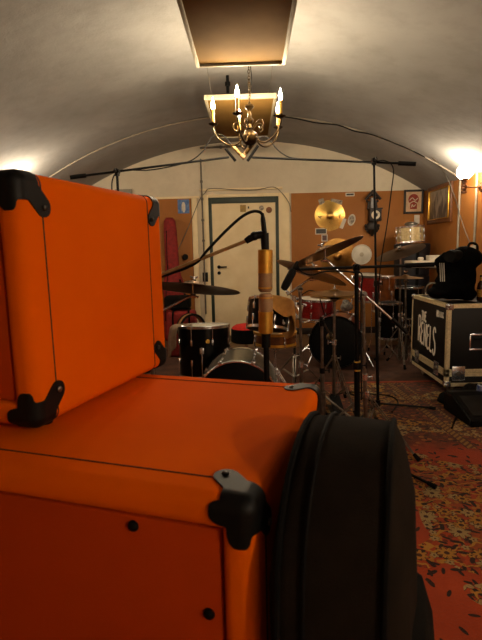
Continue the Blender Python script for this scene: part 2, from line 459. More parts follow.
# sockets and boxes
def sw(name, label, cat, p, w, h, mt, dpt=.03, inner=None):
    t = thing(name, label, cat, p)
    boxo('cover', (-w / 2, -dpt, -h / 2), (w / 2, 0, h / 2), mt, t, .003)
    bm = NB()
    for k in (-1, 1): cyl(bm, (0, -dpt - .003, k * h * .23), (0, -dpt + .004, k * h * .23), w * .24)
    finish('socket_face' if inner else 'switch_rocker', bm, inner or mt, t)
sw('wall_socket', 'small black double socket at the foot of the grey pipe', 'socket', A(205.5, 277, BY - .03), .08, .14, BLACKPL, .035, STEELDARK)
sw('light_switch', 'white switch plate below the small red framed print', 'switch', A(416.6, 219.5, BY - .018), .075, .13, PAPERW, .02)
boxo_ = boxo('junction_box', V((-.12, -.05, -.05)), V((.12, 0, .05)), PIPE); boxo_.location = A(124, 193, BY - .03)
tag(boxo_, 'pale grey box high on the back wall above the upper orange cabinet', 'box')

# ------------------------------------------------------------------ things on the back wall
WB = BY - .0175
def flat(name, label, cat, px, py, w, h, mt, dpt=.003, group=None, rot=0, wall=WB, border=None, cols=None):
    """paper pinned on the back wall; px,py its centre"""
    t = thing(name, label, cat, A(px, py, wall), (0, math.radians(rot), 0), group)
    boxo('sheet', (-w / 2, -dpt, -h / 2), (w / 2, 0, h / 2), border or mt, t, 0)
    if border: boxo('picture', (-w / 2 + .012, -dpt - .001, -h / 2 + .012), (w / 2 - .012, -dpt + .001, h / 2 - .012), mt, t, 0)
    return t
BLUEPAPER = mat('blue_poster_ink', '#3b5f9a', .7, 0, '#6d88b0', 25)
PHOTODARK = mat('dark_photo_print', '#17130f', .4, 0, '#2a2118', 30)
PHOTORED = mat('red_photo_print', '#5d1d16', .4, 0, '#201210', 40)
POSTER = flat('poster', 'blue poster with a white figure pinned above the tall red bag', 'poster', 183.5, 206.5, .17, .2, BLUEPAPER)
bm = NB(); sph(bm, (0, -.005, .035), (.022, .003, .03), 12); box(bm, (-.028, -.0075, -.06), (.028, -.003, .03), .002); box(bm, (-.012, -.0075, -.085), (.02, -.003, -.05))
finish('white_figure', bm, PAPERW, POSTER)
flat('photograph', 'black photo print with a white edge below the wall cymbal', 'photo', 321, 231.3, .17, .09, PHOTODARK, border=PAPERW)
flat('photograph', 'small red photo print hanging under the black one', 'photo', 324.5, 238, .09, .1, PHOTORED, border=PAPERW)
flat('photograph', 'small black card at the top of the wall board left of the cuckoo clock', 'photo', 350, 194.5, .13, .05, PHOTODARK, border=PAPERW)
GREYPRINT = mat('printed_sticker', '#b5aa97', .6, 0, '#5d5246', 30)
flat('sticker', 'torn grey sticker at the upper right edge of the wall cymbal', 'sticker', 336.5, 201.5, .17, .06, GREYPRINT, rot=12)
flat('sticker', 'small dark and white sticker at the upper left edge of the wall cymbal', 'sticker', 321.5, 201.5, .08, .08, GREYPRINT, rot=-20)
flat('sticker', 'white strip sticker at the lower right edge of the wall cymbal', 'sticker', 343, 223.5, .05, .15, PAPERW, rot=22)
flat('sticker', 'square yellow sticker on the cream door', 'sticker', 243, 208.5, .085, .1, mat('yellow_sticker', '#b38f3d', .6, 0, '#8a7548', 30), wall=BY - .0235)
flat('sticker', 'small dark L shaped mark on the cream door', 'sticker', 248.5, 207.5, .02, .03, INK, wall=BY - .0235)
def disc(name, label, cat, px, py, r, mt, wall, parts=()):
    t = thing(name, label, cat, A(px, py, wall), (PI / 2, 0, 0))
    latheo('face', [(0, .004), (r * .9, .004), (r, .002), (r, 0)], mt, t, 28)
    return t
t = disc('sticker', 'round grey sticker on the cream door', 'sticker', 261.5, 208, .035, GREYPRINT, BY - .0235)
t = disc('sticker', 'round brown sticker on the cream door near its green lining', 'sticker', 269, 210, .045, mat('brown_sticker', '#7a4a26', .6), BY - .0235)
# oval plaque
t = thing('plaque', 'small white oval ring on the board right of the wall cymbal', 'plaque', A(351.5, 220, WB), (PI / 2, 0, 0))
o = latheo('ring', [(.05, 0), (.055, .012), (.066, .014), (.074, .006), (.074, 0)], PAPERW, t, 28); o.scale = (.75, 1.15, 1); o.rotation_euler = (0, 0, -.25)
o = latheo('centre', [(0, .004), (.052, .004)], GREYPRINT, t, 28); o.scale = (.75, 1.15, 1); o.rotation_euler = (0, 0, -.25)
# drum skin on the wall
t = thing('wall_drum_skin', 'white drum skin hung on the wall below the cuckoo clock', 'drum head', A(361.5, 254.5, WB), (PI / 2, 0, 0))
latheo('skin', [(0, .014), (.128, .013), (.14, .005)], HEADWHITE, t, 36)
latheo('rim', [(.136, 0), (.136, .014), (.143, .017), (.15, .012), (.15, 0)], PAPERW, t, 36)
latheo('centre_spot', [(0, .0155), (.03, .015), (.032, .0145)], mat('worn_grey_spot', '#b7ab94', .6), t, 24)

# cymbals on the wall
def cym_prof(r, bell=None, h=None):
    bell = bell or r * .2; h = h or r * .1; p = []
    for i in range(7):
        a = i / 6; p.append((bell * a, h + bell * .38 * math.sqrt(max(0, 1 - a * a * .93))))
    b0 = p[-1][1]
    for i in range(1, 13):
        a = i / 12; p.append((bell + (r - bell) * a, b0 * (1 - a) ** 1.15 * .9))
    p[0] = (0, p[0][1])
    return p + [(r, -.0012)] + [(x, z - .0022) for x, z in reversed(p[:-1])]
def cymbal(label, loc, normal, r, m, group='cymbals', bell=None):
    o = finish('cymbal', lathe(NB(), cym_prof(r, bell), 56), m, None, 28)
    o.matrix_world = align(normal, loc); return tag(o, label, 'cymbal', group)
wc = cymbal('gold cymbal hung flat on the brown wall board with black logos', A(329.8, 215.5, WB - .001), (0, -1, .0), .222, CYMGOLD)
def strokes(name, lines, M, w, mt, parent, depth=.0015):
    """painted strokes: 2-D polylines laid on the plane of M as flat ribbons"""
    bm = NB()
    for ln in lines:
        ln = [V((p[0], p[1], 0)) for p in ln]
        if len(ln) > 2: ln = catmull(ln, 4)
        for i, p in enumerate(ln):
            pass
        L = []; R_ = []
        for i, p in enumerate(ln):
            dd = (ln[min(i + 1, len(ln) - 1)] - ln[max(i - 1, 0)]).normalized(); nn = V((-dd.y, dd.x, 0)) * w / 2
            L.append(bm.verts.new(M @ (p + nn + V((0, 0, depth))))); R_.append(bm.verts.new(M @ (p - nn + V((0, 0, depth)))))
        for i in range(len(ln) - 1):
            bm.faces.new((L[i], L[i + 1], R_[i + 1], R_[i]))
    res = bmesh.ops.extrude_face_region(bm, geom=bm.faces[:])
    nv = [e for e in res['geom'] if isinstance(e, bmesh.types.BMVert)]
    dz = (M.to_3x3() @ V((0, 0, 1))).normalized() * depth
    for v in nv: v.co -= dz
    return finish(name, bm, mt, parent, smooth=False)
# logos lie on the sloping face of the cymbal (its own local frame, z out of the wall)
def tilted(x, y, r):
    sl = .09; a = math.atan2(y, x); rr = math.hypot(x, y)
    return Matrix.Translation((x, y, .022 * (1 - rr / r) + .0055))
strokes('logo', [[(-.025, .012), (0, .0), (.03, .014)], [(0, 0), (.016, -.03)], [(-.02, .002), (.002, -.006)]], tilted(-.148, -.02, .222), .009, INK, wc)
strokes('logo', [[(0, .05), (.004, .0), (-.01, -.03)], [(-.02, -.01), (.0, .0), (.02, .012)], [(-.02, -.035), (.01, -.022)]], tilted(.145, .0, .222), .006, INK, wc)
cymbal('gold cymbal hung on the wall, half hidden behind the tilted ride cymbal', A(337, 256, WB - .001), (0, -1, 0), .26, CYM)

# cuckoo clock
cl = thing('cuckoo_clock', 'dark carved cuckoo clock with a white dial on the back wall', 'clock', A(371, 210, WB))
def cp(px, py, dy=0): return A(px, py, WB - dy) - V(cl.location)
c0 = cp(373.5, 215.5); hw = .085
boxo('case', (c0.x - hw, -.13, c0.z - .085), (c0.x + hw, -.002, c0.z + .085), WOODDARK, cl, .006)
bm = NB()
for sx in (-1, 1):
    tube(bm, [(c0.x - .035 + sx * .11, -.10, c0.z + .22), (c0.x - .035, -.10, c0.z + .345)], .02)
    tube(bm, [(c0.x - .035 + sx * .06, -.06, c0.z + .09), (c0.x - .035 + sx * .045, -.06, c0.z + .2)], .02)
box(bm, (c0.x - .1, -.14, c0.z + .08), (c0.x + .1, -.003, c0.z + .1), .005)
for i in range(7):
    a = PI * (i / 6); sph(bm, (c0.x - .035 + .075 * math.cos(a), -.06, c0.z + .2 + .09 * math.sin(a)), .018, 8)
finish('carved_crest', bm, WOODDARK, cl)
bm = NB(); box(bm, (c0.x - .06, -.075, c0.z + .1), (c0.x - .012, -.02, c0.z + .25), .01)
o = finish('pale_bird_house', bm, mat('pale_grey_paint', '#9a9a9a', .5), cl)
M_ = Matrix.Translation((c0.x, -.131, c0.z)) @ Matrix.Rotation(PI / 2, 4, 'X')
o = latheo('dial', [(.028, .001), (.03, .004), (.058, .004), (.062, 0)], mat('ivory_dial', '#d8cdb4', .5), cl, 32, M_); o['label'] = 'white numeral ring'
bm = NB()
for a, L in ((.6, .045), (2.6, .03)): tube(bm, [M_ @ V((0, 0, .007)), M_ @ V((L * math.cos(a), L * math.sin(a), .007))], .003, 6)
lathe(bm, [(0, .005), (.027, .004), (.028, 0)], 20, M_)
finish('clock_hand', bm, INK, cl)
bm = NB(); sph(bm, (c0.x - .03, -.055, c0.z - .165), (.085, .05, .10), 16); tube(bm, [(c0.x - .03, -.05, c0.z - .2), (c0.x - .025, -.045, c0.z - .3)], [.07, .012], 10)
for i in range(9):
    a = PI + PI * i / 8; sph(bm, (c0.x - .03 + .095 * math.cos(a), -.05, c0.z - .15 + .10 * math.sin(a)), (.022, .02, .026), 8)
finish('carved_base', bm, WOODDARK, cl)

# framed pictures
def frame_pic(name, label, cat, M_, w, h, fw, fm, dpt):
    t = thing(name, label, cat); t.matrix_world = M_
    bm = NB()
    for a, b in (((-w / 2, -h / 2), (-w / 2 + fw, h / 2)), ((w / 2 - fw, -h / 2), (w / 2, h / 2)), ((-w / 2 + fw, h / 2 - fw), (w / 2 - fw, h / 2)), ((-w / 2 + fw, -h / 2), (w / 2 - fw, -h / 2 + fw))):
        box(bm, (a[0], a[1], 0), (b[0], b[1], dpt), .006)
    finish('frame', bm, fm, t); return t
WX = Matrix.Rotation(PI / 2, 4, 'X')
a, b = A(403.8, 190, WB), A(422.8, 213.5, WB); ctr = (a + b) / 2; w, h = b.x - a.x, a.z - b.z
t = frame_pic('framed_print', 'small dark framed print with a red round drawing near the corner', 'picture', Matrix.Translation(ctr) @ WX, w, h, .03, WOODDARK, .03)
boxo('paper', (-w / 2 + .02, -h / 2 + .02, .005), (w / 2 - .02, h / 2 - .02, .012), mat('buff_paper', '#c9a887', .7, 0, '#b8966f', 20), t, 0)
RI = mat('red_print_ink', '#96321b', .7, 0, '#7a2413', 30)
I = Matrix.Translation((0, 0, .012))
bm = NB(); lathe(bm, [(0, .002), (.075, .002), (.076, 0)], 32, Matrix.Translation((0, .035, .012)))
box(bm, (-.05, -.105, .012), (.05, -.03, .0142)); finish('red_drawing', bm, RI, t)
strokes('pale_line_drawing', [[(-.06, .01), (-.02, .045), (.02, .01), (.06, .04)], [(-.05, -.03), (0, -.005), (.05, -.03)], [(-.03, -.09), (-.02, -.05), (0, -.08), (.03, -.05)]], Matrix.Translation((0, .01, .0145)), .012, mat('pale_print_paper', '#c2b49a', .7), t)
tl, bl, tr, br = AX(429.3, 189.5, HW), AX(429.8, 224.5, HW), AX(453.3, 180, HW), AX(453.6, 221, HW)
ctr = (tl + bl + tr + br) / 4; w = abs((tl.y + bl.y) / 2 - (tr.y + br.y) / 2); h = (tl.z + tr.z) / 2 - (bl.z + br.z) / 2
MW = Matrix.Translation(ctr - V((.001, 0, 0))) @ Matrix(((0, 0, -1), (-1, 0, 0), (0, 1, 0))).to_4x4()
t = frame_pic('framed_painting', 'large gilt and wood framed dark painting on the right wall', 'picture', MW, w, h, .05, WOODMID, .035)
bm = NB(); f2 = .05
for a, b in (((-w / 2 + f2, -h / 2 + f2), (-w / 2 + f2 + .022, h / 2 - f2)), ((w / 2 - f2 - .022, -h / 2 + f2), (w / 2 - f2, h / 2 - f2)), ((-w / 2 + f2, h / 2 - f2 - .012), (w / 2 - f2, h / 2 - f2)), ((-w / 2 + f2, -h / 2 + f2), (w / 2 - f2, -h / 2 + f2 + .012))):
    box(bm, (a[0], a[1], .004), (b[0], b[1], .045), .006)
o = finish('gilt_slip', bm, GILT, t); o['label'] = 'gold inner frame'
tn = NT('dark_landscape_painting'); co = tn.coord(); sp = tn.new('ShaderNodeSeparateXYZ'); tn.l.new(co, sp.inputs[0])
trees = tn.ramp(tn.m('ADD', tn.noise(7, 5, tn.coord(scale=(2.2, .8, 1))), tn.m('MULTIPLY', sp.outputs[1], -.5)), .42, .6)
tn.base(tn.mix(trees, lin('#9c9080'), lin('#453f3a'))); tn.b.inputs['Roughness'].default_value = .35
boxo('canvas', (-w / 2 + .06, -h / 2 + .06, .008), (w / 2 - .06, h / 2 - .06, .02), tn.mat, t, 0)

# ------------------------------------------------------------------ chandelier
CH = V((A(250, 135, 3.70).x, 3.70, A(251, 137, 3.70).z))
BULB = mat('lit_candle_bulb', '#fff3d8', .3, emis=285, ecol='#ffe6c0', col2='#fff3d8')
CANDLE = mat('ivory_candle_sleeve', '#cf9e45', .5, 0, '#bf8c38', 20)
ch = thing('chandelier', 'brass chandelier with five lit candle bulbs hanging from the vault', 'chandelier', CH)
latheo('ball', [(0, -.085), (.012, -.08), (.016, -.068), (.01, -.062), (.03, -.055), (.052, -.035), (.06, -.005), (.055, .02), (.035, .042), (.018, .05), (0, .05)], BRASS, ch, 28)
latheo('baluster_stem', [(0, .045), (.02, .05), (.03, .058), (.014, .068), (.011, .09), (.026, .105), (.03, .12), (.015, .14), (.010, .18), (.02, .195), (.036, .21), (.03, .222), (.012, .228), (.009, .245), (0, .245)], BRASS, ch, 24)
bm = NB(); cz = .245
topz = vz(CH.x) - CH.z
k = 0; z = cz + .012
while z < topz - .015:
    pts = [V((0.008 * math.cos(a) * (1 if k % 2 else 0), .008 * math.cos(a) * (0 if k % 2 else 1), z + .015 * math.sin(a))) for a in [2 * PI * i / 10 for i in range(10)]]
    tube(bm, pts, .0022, 5, closed=True); z += .022; k += 1
finish('chain', bm, BRASS, ch)
latheo('ceiling_rose', [(0, topz - .035), (.02, topz - .03), (.05, topz - .008), (.052, topz + .004)], BRASS, ch, 20)
cable('black flex looping beside the chandelier chain', [CH + V((.0, .012, .25)), CH + V((.02, .02, .4)), CH + V((.012, .03, .52)), CH + V((0.0, .03, topz))], .003)
RC = .268
for a in (180, 252, 324, 36, 108):
    M_ = Matrix.Rotation(math.radians(a), 4, 'Z')
    def q(r, z): return M_ @ V((r, 0, z))
    o = tubeo('arm', [q(.05, .0), q(.09, -.045), q(.15, -.055), q(.215, -.02), q(.25, .02), q(RC, .06), q(RC, .085)], .006, BRASS, ch, 8, 5)
    tubeo('scroll', [q(.03, .06), q(.07, .1), q(.11, .1), q(.12, .065), q(.095, .045), q(.08, .062)], .0045, BRASS, o, 6, 5)
    MD = Matrix.Translation(q(RC, .085))
    latheo('drip_pan', [(0, 0), (.012, .001), (.03, .008), (.037, .016), (.034, .017), (.014, .01), (.013, .03), (0, .03)], BRASS, o, 20, MD)
    cd_ = latheo('candle_sleeve', [(0, .028), (.0125, .028), (.0125, .118), (.006, .121), (0, .121)], CANDLE, ch, 16, MD)
    latheo('bulb', [(0, .118), (.007, .12), (.0125, .132), (.014, .145), (.0115, .16), (.006, .176), (.0025, .192), (0, .2)], BULB, cd_, 14, MD)
# ------------------------------------------------------------------ orange cabinets
RR = .021
def rrect(w, h, inset, r, n=6):
    """outline of a rounded rectangle lying in x (-w..0) and z (0..h)"""
    x0, x1, z0, z1 = -w + inset, -inset, inset, h - inset; r = max(r - inset, .002); o = []
    for cx, cz, a0 in ((x1 - r, z1 - r, 0), (x0 + r, z1 - r, 90), (x0 + r, z0 + r, 180), (x1 - r, z0 + r, 270)):
        for i in range(n + 1):
            a = math.radians(a0 + 90 * i / n); o.append((cx + r * math.cos(a), cz + r * math.sin(a)))
    return o
def corner_bm():
    """three-lobed moulded corner: the corner sits at the origin, the box fills the positive octant"""
    bm = NB(); st = .0022; L = .086; off = .0028; R = RR + off; N = int(L / st)
    S = .047; lobe = (.056, .056); lr = .0185
    def keep(u, v, f):
        if f == 1: return (u < .036 and v < .062 and (v < .045 or math.hypot((u - .018) , v - .045) < .018)) or (v < .036 and u < .066 and (u < .049 or math.hypot(v - .018, u - .049) < .018))
        if u < S and v < S * .62: return True
        if v < S and u < S * .62: return True
        ax, ay = .02, .02; bx, by = lobe; t = max(0, min(1, ((u - ax) * (bx - ax) + (v - ay) * (by - ay)) / ((bx - ax) ** 2 + (by - ay) ** 2)))
        return math.hypot(u - ax - t * (bx - ax), v - ay - t * (by - ay)) < lr
    cache = {}
    def vert(p):
        k = tuple(round(c * 1e5) for c in p)
        if k not in cache:
            q = V(p); c = V((max(x, R) for x in q)); d = q - c
            cache[k] = bm.verts.new((c + d.normalized() * R if d.length > 1e-9 else q) - V((off, off, off)))
        return cache[k]
    for f in range(3):
        for i in range(N):
            for j in range(N):
                u, v = (i + .5) * st - off, (j + .5) * st - off
                if not keep(u, v, f): continue
                q = []
                for di, dj in ((0, 0), (1, 0), (1, 1), (0, 1)):
                    p = [0, 0, 0]; p[(f + 1) % 3] = (i + di) * st; p[(f + 2) % 3] = (j + dj) * st; q.append(vert(p))
                if len(set(q)) == 4: bm.faces.new(q)
    for _ in range(4):                                         # soften the cut outline
        new = {}
        for e in bm.edges:
            if len(e.link_faces) == 1:
                for v, w_ in ((e.verts[0], e.verts[1]), (e.verts[1], e.verts[0])): new.setdefault(v, []).append(w_.co.copy())
        for v, ws in new.items(): v.co = v.co * .5 + sum(ws, V()) / len(ws) * .5
    bmesh.ops.recalc_face_normals(bm, faces=bm.faces)
    bmesh.ops.solidify(bm, geom=bm.faces[:], thickness=.0045)
    return bm
def cabinet(name, label, cat, loc, yaw, w, h, d, z0, seam, seam2=None):
    r = thing(name, label, cat, loc, (0, 0, -math.radians(yaw)))
    bm = NB(); prof = []
    IN, DEP = .043, .022
    for i in range(7):
        a = PI / 2 * i / 6; prof.append((RR * (1 - math.sin(a)), RR * (1 - math.cos(a))))
    near = [(IN + .004, DEP), (IN + .001, .006), (IN - .003, .0012), (IN - .012, 0)]
    rows = near + prof + [(i_, d - y_) for i_, y_ in reversed(prof)] + [(IN - .012, d), (IN, d - .003), (IN + .003, d - .02)]
    rings = [[bm.verts.new((x, y, z + z0)) for x, z in rrect(w, h, i_, RR)] for i_, y_ in rows for y in (y_,)]
    n = len(rings[0])
    for a, b in zip(rings, rings[1:]):
        for j in range(n): bm.faces.new((a[j], a[(j + 1) % n], b[(j + 1) % n], b[j]))
    bm.faces.new(rings[0]); bm.faces.new(rings[-1][::-1])
    finish('cabinet_shell', bm, ORANGE, r, 50)
    for y in (seam, d - (seam2 or seam)):
        o = tubeo('seam_piping', [(x, y, z + z0) for x, z in rrect(w, h, .0003, RR, 5)], .0017, mat('dark_seam_cord', '#1d0c05', .8) if 'dark_seam_cord' not in MATS else MATS['dark_seam_cord'], r, 6, closed=True)  # dark cord set along the seam grooves of the cover
        o['label'] = 'dark seam piping'
    x0, x1, za, zb = -w + IN + .006, -IN - .006, z0 + IN + .006, z0 + h - IN - .006
    bp = boxo('back_panel', (x0, DEP - .016, za), (x1, DEP - .002, zb), ORANGE2, r, .002)
    fp = boxo('grille_cloth', (x0, d - .018, za), (x1, d - .006, zb), mat('woven_grille_cloth', '#4a3a26', .8, 0, '#2f2417', 300, bump=.5, bscale=500), r, .002)
    o = None; src = finish('corner_protector', corner_bm(), BLACKPL, r, 45)
    first = True
    for sx in (0, 1):
        for sy in (0, 1):
            for sz in (0, 1):
                c = src if first else inst(src, r); first = False
                c.location = (-w * sx, d * sy, z0 + h * sz); c.scale = (1 if sx else -1, -1 if sy else 1, -1 if sz else 1)
                for ax in (0, 2):
                    p = [.058, .058, .058]; p[ax] = -.0045
                    if o is None:
                        o = finish('screw', sph(NB(), (0, 0, 0), (.0055, .0055, .0055), 10), DULLCHROME, c); sc_ = o
                    else:
                        sc_ = o.copy(); COL.objects.link(sc_); sc_.parent = c
                    sc_.location = p; s3 = [1, 1, 1]; s3[ax] = .5; sc_.scale = s3
    if z0 > 0:
        for sx in (.07, .93):
            for sy in (.12, .88):
                latheo('rubber_foot', [(0, 0), (.016, 0), (.02, z0 + .001), (0, z0 + .001)], RUBBER, r, 16, Matrix.Translation((-w * sx, d * sy, 0)))
    return r, bp
LC = V((.058, .5549, .008)); LYAW = 16.8; LW, LH, LD = .78, .957, .552
lower, lback = cabinet('speaker_cabinet', 'large orange speaker cabinet with black corners at the bottom of the photo', 'speaker', LC, LYAW, LW, LH, LD, .025, .05)
nrm = V((math.sin(math.radians(LYAW)), math.cos(math.radians(LYAW)), 0)); xax = V((nrm.y, -nrm.x, 0))
sc0 = None
for px, py in ((133, 526), (209, 614)):
    d_ = _ray(px, py); P0 = LC + nrm * .005; t_ = (P0 - CAM).dot(nrm) / d_.dot(nrm); p = CAM + d_ * t_ - LC
    loc = (p.dot(xax), .006, p.z)
    if sc0 is None:
        sc0 = latheo('panel_screw', [(0, .006), (.0035, .0055), (.0075, .003), (.0085, 0), (0, 0)], BLACKMETAL, lback, 16, None)
        sc0.rotation_euler = (PI / 2, 0, 0); sc0.location = loc
    else: inst(sc0, lback, loc)
for x_, z_ in ((-.055, .55), (-.055, .28), (-.45, .915), (-.67, .915)): inst(sc0, lback, (x_, .006, z_))
UL = V((-.311, .781, LH + .0335)); UYAW = 16.7
upper, uback = cabinet('amplifier_cabinet', 'orange amplifier cabinet with black corners stacked on the larger orange cabinet', 'amplifier', UL, UYAW, .56, .437, .500, .010, .055, .075)

# ------------------------------------------------------------------ gig bag in front
def bagprof(n=14):
    P = []
    for i in range(9): P.append((.0 - .012 * math.sin(PI * i / 8), .03 + .815 * i / 8))
    for i in range(1, n): 
        a = PI - PI * i / n; P.append((.185 + .185 * math.cos(a) * (1), .845 + .182 * math.sin(a) ** .8))
    for i in range(9): P.append((.37 + .01 * math.sin(PI * i / 8), .845 - .815 * i / 8))
    P += [(.34, .0), (.03, .0)]
    return P
bag = thing('gig_bag', 'black padded gig bag standing against the right side of the large orange cabinet', 'bag', (.083, .530, .009), (0, 0, -math.radians(18)))
BP = bagprof(); bw = .126
def bagring(bm, x, s, jit=0):
    return [bm.verts.new((x + jit * noise.noise(V((y * 6, z * 5, x * 9))), .185 + (y - .185) * s, .52 + (z - .52) * (s if z > .1 else 1 - (1 - s) * .9))) for y, z in BP]
bm = NB(); rows = [(-.018, .2), (-.019, .55), (-.017, .8), (-.010, .94), (0, 1), (bw * .25, 1.004), (bw * .5, 1.006), (bw * .75, 1.004), (bw, 1), (bw + .014, .94), (bw + .03, .8), (bw + .036, .55), (bw + .036, .2)]
rings = [bagring(bm, x, s, .006) for x, s in rows]; n = len(BP)
for a, b in zip(rings, rings[1:]):
    for j in range(n): bm.faces.new((a[j], a[(j + 1) % n], b[(j + 1) % n], b[j]))
bm.faces.new(rings[0][::-1]); bm.faces.new(rings[-1])
bmesh.ops.subdivide_edges(bm, edges=[e for e in bm.edges], cuts=1, use_grid_fill=True, smooth=.5)
finish('bag_body', bm, BLACKFAB2, bag, 80)
for x in (0, bw): tubeo('edge_piping', [(x, .185 + (y - .185) * 1.003, z + (.003 if z > .1 else .004)) for y, z in BP], .0045, BLACKFAB, bag, 7, 0, True)
bm = NB()
zp = [(x_, y, z) for y, z in BP[:26] for x_ in (bw * .26,)]
tube(bm, [(x, .185 + (y - .185) * 1.012, .52 + (z - .52) * 1.012) for x, y, z in zp], .003, 6); finish('zip', bm, RUBBER, bag)
bm = NB(); bm2 = []
for i, (x, s) in enumerate([(bw + .02, 1.0), (bw + .05, .96), (bw + .066, .82), (bw + .07, .5)]):
    bm2.append([bm.verts.new((x, .19 + s * .15 * math.copysign(abs(math.cos(a)) ** .6, math.cos(a)), .42 + s * .36 * math.copysign(abs(math.sin(a)) ** .6, math.sin(a)))) for a in [2 * PI * k / 28 for k in range(28)]])
for a, b in zip(bm2, bm2[1:]):
    for j in range(28): bm.faces.new((a[j], a[(j + 1) % 28], b[(j + 1) % 28], b[j]))
bm.faces.new(bm2[-1]); bm.faces.new(bm2[0][::-1])
finish('side_pocket', bm, BLACKFAB, bag, 60)
bm = NB(); tube(bm, [(-.02, .02, .72), (-.03, -.006, .62), (-.03, -.006, .45), (-.02, .01, .35)], .011, 8, 5); o = finish('shoulder_strap', bm, BLACKFAB, bag)

# ------------------------------------------------------------------ carpets
def carpet_mat():
    t = NT('floral_carpet'); co = t.coord()
    sp = t.new('ShaderNodeSeparateXYZ'); t.l.new(co, sp.inputs[0]); X, Y = sp.outputs[0], sp.outputs[1]
    fine = t.noise(180, 2)
    def vor(scale, feature='F1', rand=.8, off=(0, 0, 0)):
        mp = t.new('ShaderNodeMapping'); mp.inputs['Location'].default_value = off; t.l.new(co, mp.inputs[0])
        v = t.new('ShaderNodeTexVoronoi', feature=feature); v.voronoi_dimensions = '2D'; v.inputs['Scale'].default_value = scale; v.inputs['Randomness'].default_value = rand
        t.l.new(mp.outputs[0], v.inputs['Vector']); return v, mp.outputs[0]
    def local(v, vec, scale):
        sub = t.new('ShaderNodeVectorMath', operation='SUBTRACT'); t.l.new(vec, sub.inputs[0]); t.l.new(v.outputs['Position'], sub.inputs[1])
        sc = t.new('ShaderNodeVectorMath', operation='SCALE'); t.l.new(sub.outputs[0], sc.inputs[0]); sc.inputs['Scale'].default_value = scale
        s2 = t.new('ShaderNodeSeparateXYZ'); t.l.new(sc.outputs[0], s2.inputs[0]); return s2.outputs[0], s2.outputs[1]
    def rnd(v):
        s2 = t.new('ShaderNodeSeparateXYZ'); t.l.new(v.outputs['Color'], s2.inputs[0]); return s2.outputs[0], s2.outputs[1]
    def flower(scale, rad, petals, off, rand=.75):
        v, vec = vor(scale, rand=rand, off=off); lx, ly = local(v, vec, scale); r0, r1 = rnd(v)
        r = t.m('SQRT', t.m('ADD', t.m('MULTIPLY', lx, lx), t.m('MULTIPLY', ly, ly)))
        th = t.m('ADD', t.m('ARCTAN2', ly, lx), t.m('MULTIPLY', r0, 6.28))
        edge = t.m('MULTIPLY', t.m('ADD', rad, t.m('MULTIPLY', t.m('COSINE', t.m('MULTIPLY', th, petals)), rad * .28)), t.m('ADD', .7, t.m('MULTIPLY', r1, .5)))
        pet = t.m('LESS_THAN', r, edge); outl = t.m('LESS_THAN', r, t.m('ADD', edge, .045)); eye = t.m('LESS_THAN', r, rad * .3)
        return pet, outl, eye, r0, r1, r, th
    # areas: dense ornament against plain red
    big = t.noise(1.9, 2)
    v1, vec1 = vor(1.35, rand=.6, off=(.3, .12, 0))
    dens = t.m('GREATER_THAN', t.m('ADD', v1.outputs['Distance'], t.m('MULTIPLY', t.m('SUBTRACT', big, .5), .9)), .40)
    dens2 = t.m('GREATER_THAN', t.m('ADD', v1.outputs['Distance'], t.m('MULTIPLY', t.m('SUBTRACT', big, .5), .9)), .58)
    red = t.mix(t.ramp(t.noise(5, 3), .3, .7), lin('#a83e14'), lin('#94330f'))
    dark = lin('#3a1a0d'); gold = lin('#ab7c26'); cream = lin('#a08c58'); brown = lin('#7a2d10'); ink = lin('#1c120c')
    # dense ground: brown-red mottled by small motifs
    vs, vecs = vor(34, rand=1); s0, s1 = rnd(vs)
    mot = t.mix(t.m('GREATER_THAN', s0, .62), t.mix(t.m('GREATER_THAN', s0, .3), brown, dark), t.mix(t.m('GREATER_THAN', s1, .8), gold, lin('#7f3a14')))
    col = t.mix(t.m('MULTIPLY', dens, t.m('MULTIPLY', t.m('LESS_THAN', vs.outputs['Distance'], .40), .7)), red, mot)
    col = t.mix(t.m('MULTIPLY', dens2, .3), col, lin('#7d5420'))
    far = t.ramp(t.m('ADD', Y, t.m('MULTIPLY', t.noise(3, 3), .9)), 3.3, 3.6)
    vq, _ = vor(22, rand=1, off=(.2, .4, 0)); q0, q1 = rnd(vq)
    tapestry = t.mix(t.m('LESS_THAN', vq.outputs['Distance'], .40), lin('#3d2010'), t.mix(t.m('GREATER_THAN', q0, .55), lin('#6d3514'), t.mix(t.m('GREATER_THAN', q1, .5), lin('#96682a'), lin('#4a2e18'))))
    col = t.mix(t.m('MULTIPLY', far, .9), col, tapestry)
    # leaf sprays
    for off, sc in (((.4, .9, 0), 13), ((2.7, 1.1, 0), 17)):
        v, vec = vor(sc, rand=.9, off=off); lx, ly = local(v, vec, sc); r0, r1 = rnd(v)
        an = t.m('MULTIPLY', r0, 6.28); ca, sa = t.m('COSINE', an), t.m('SINE', an)
        a = t.m('ADD', t.m('MULTIPLY', lx, ca), t.m('MULTIPLY', ly, sa)); b = t.m('SUBTRACT', t.m('MULTIPLY', ly, ca), t.m('MULTIPLY', lx, sa))
        e = t.m('ADD', t.m('POWER', t.m('DIVIDE', a, .36), 2), t.m('POWER', t.m('DIVIDE', b, .13), 2))
        leaf = t.m('MULTIPLY', t.m('LESS_THAN', e, 1), t.m('GREATER_THAN', t.m('ADD', dens, t.m('MULTIPLY', r1, 1.0)), .72))
        col = t.mix(leaf, col, ink)
    # curling stems
    w = t.new('ShaderNodeTexWave', wave_type='RINGS'); w.inputs['Scale'].default_value = 3.2; w.inputs['Distortion'].default_value = 9; w.inputs['Detail'].default_value = 2; w.inputs['Detail Scale'].default_value = 3
    t.l.new(co, w.inputs['Vector'])
    col = t.mix(t.m('MULTIPLY', t.m('GREATER_THAN', w.outputs['Fac'], .93), dens), col, gold)
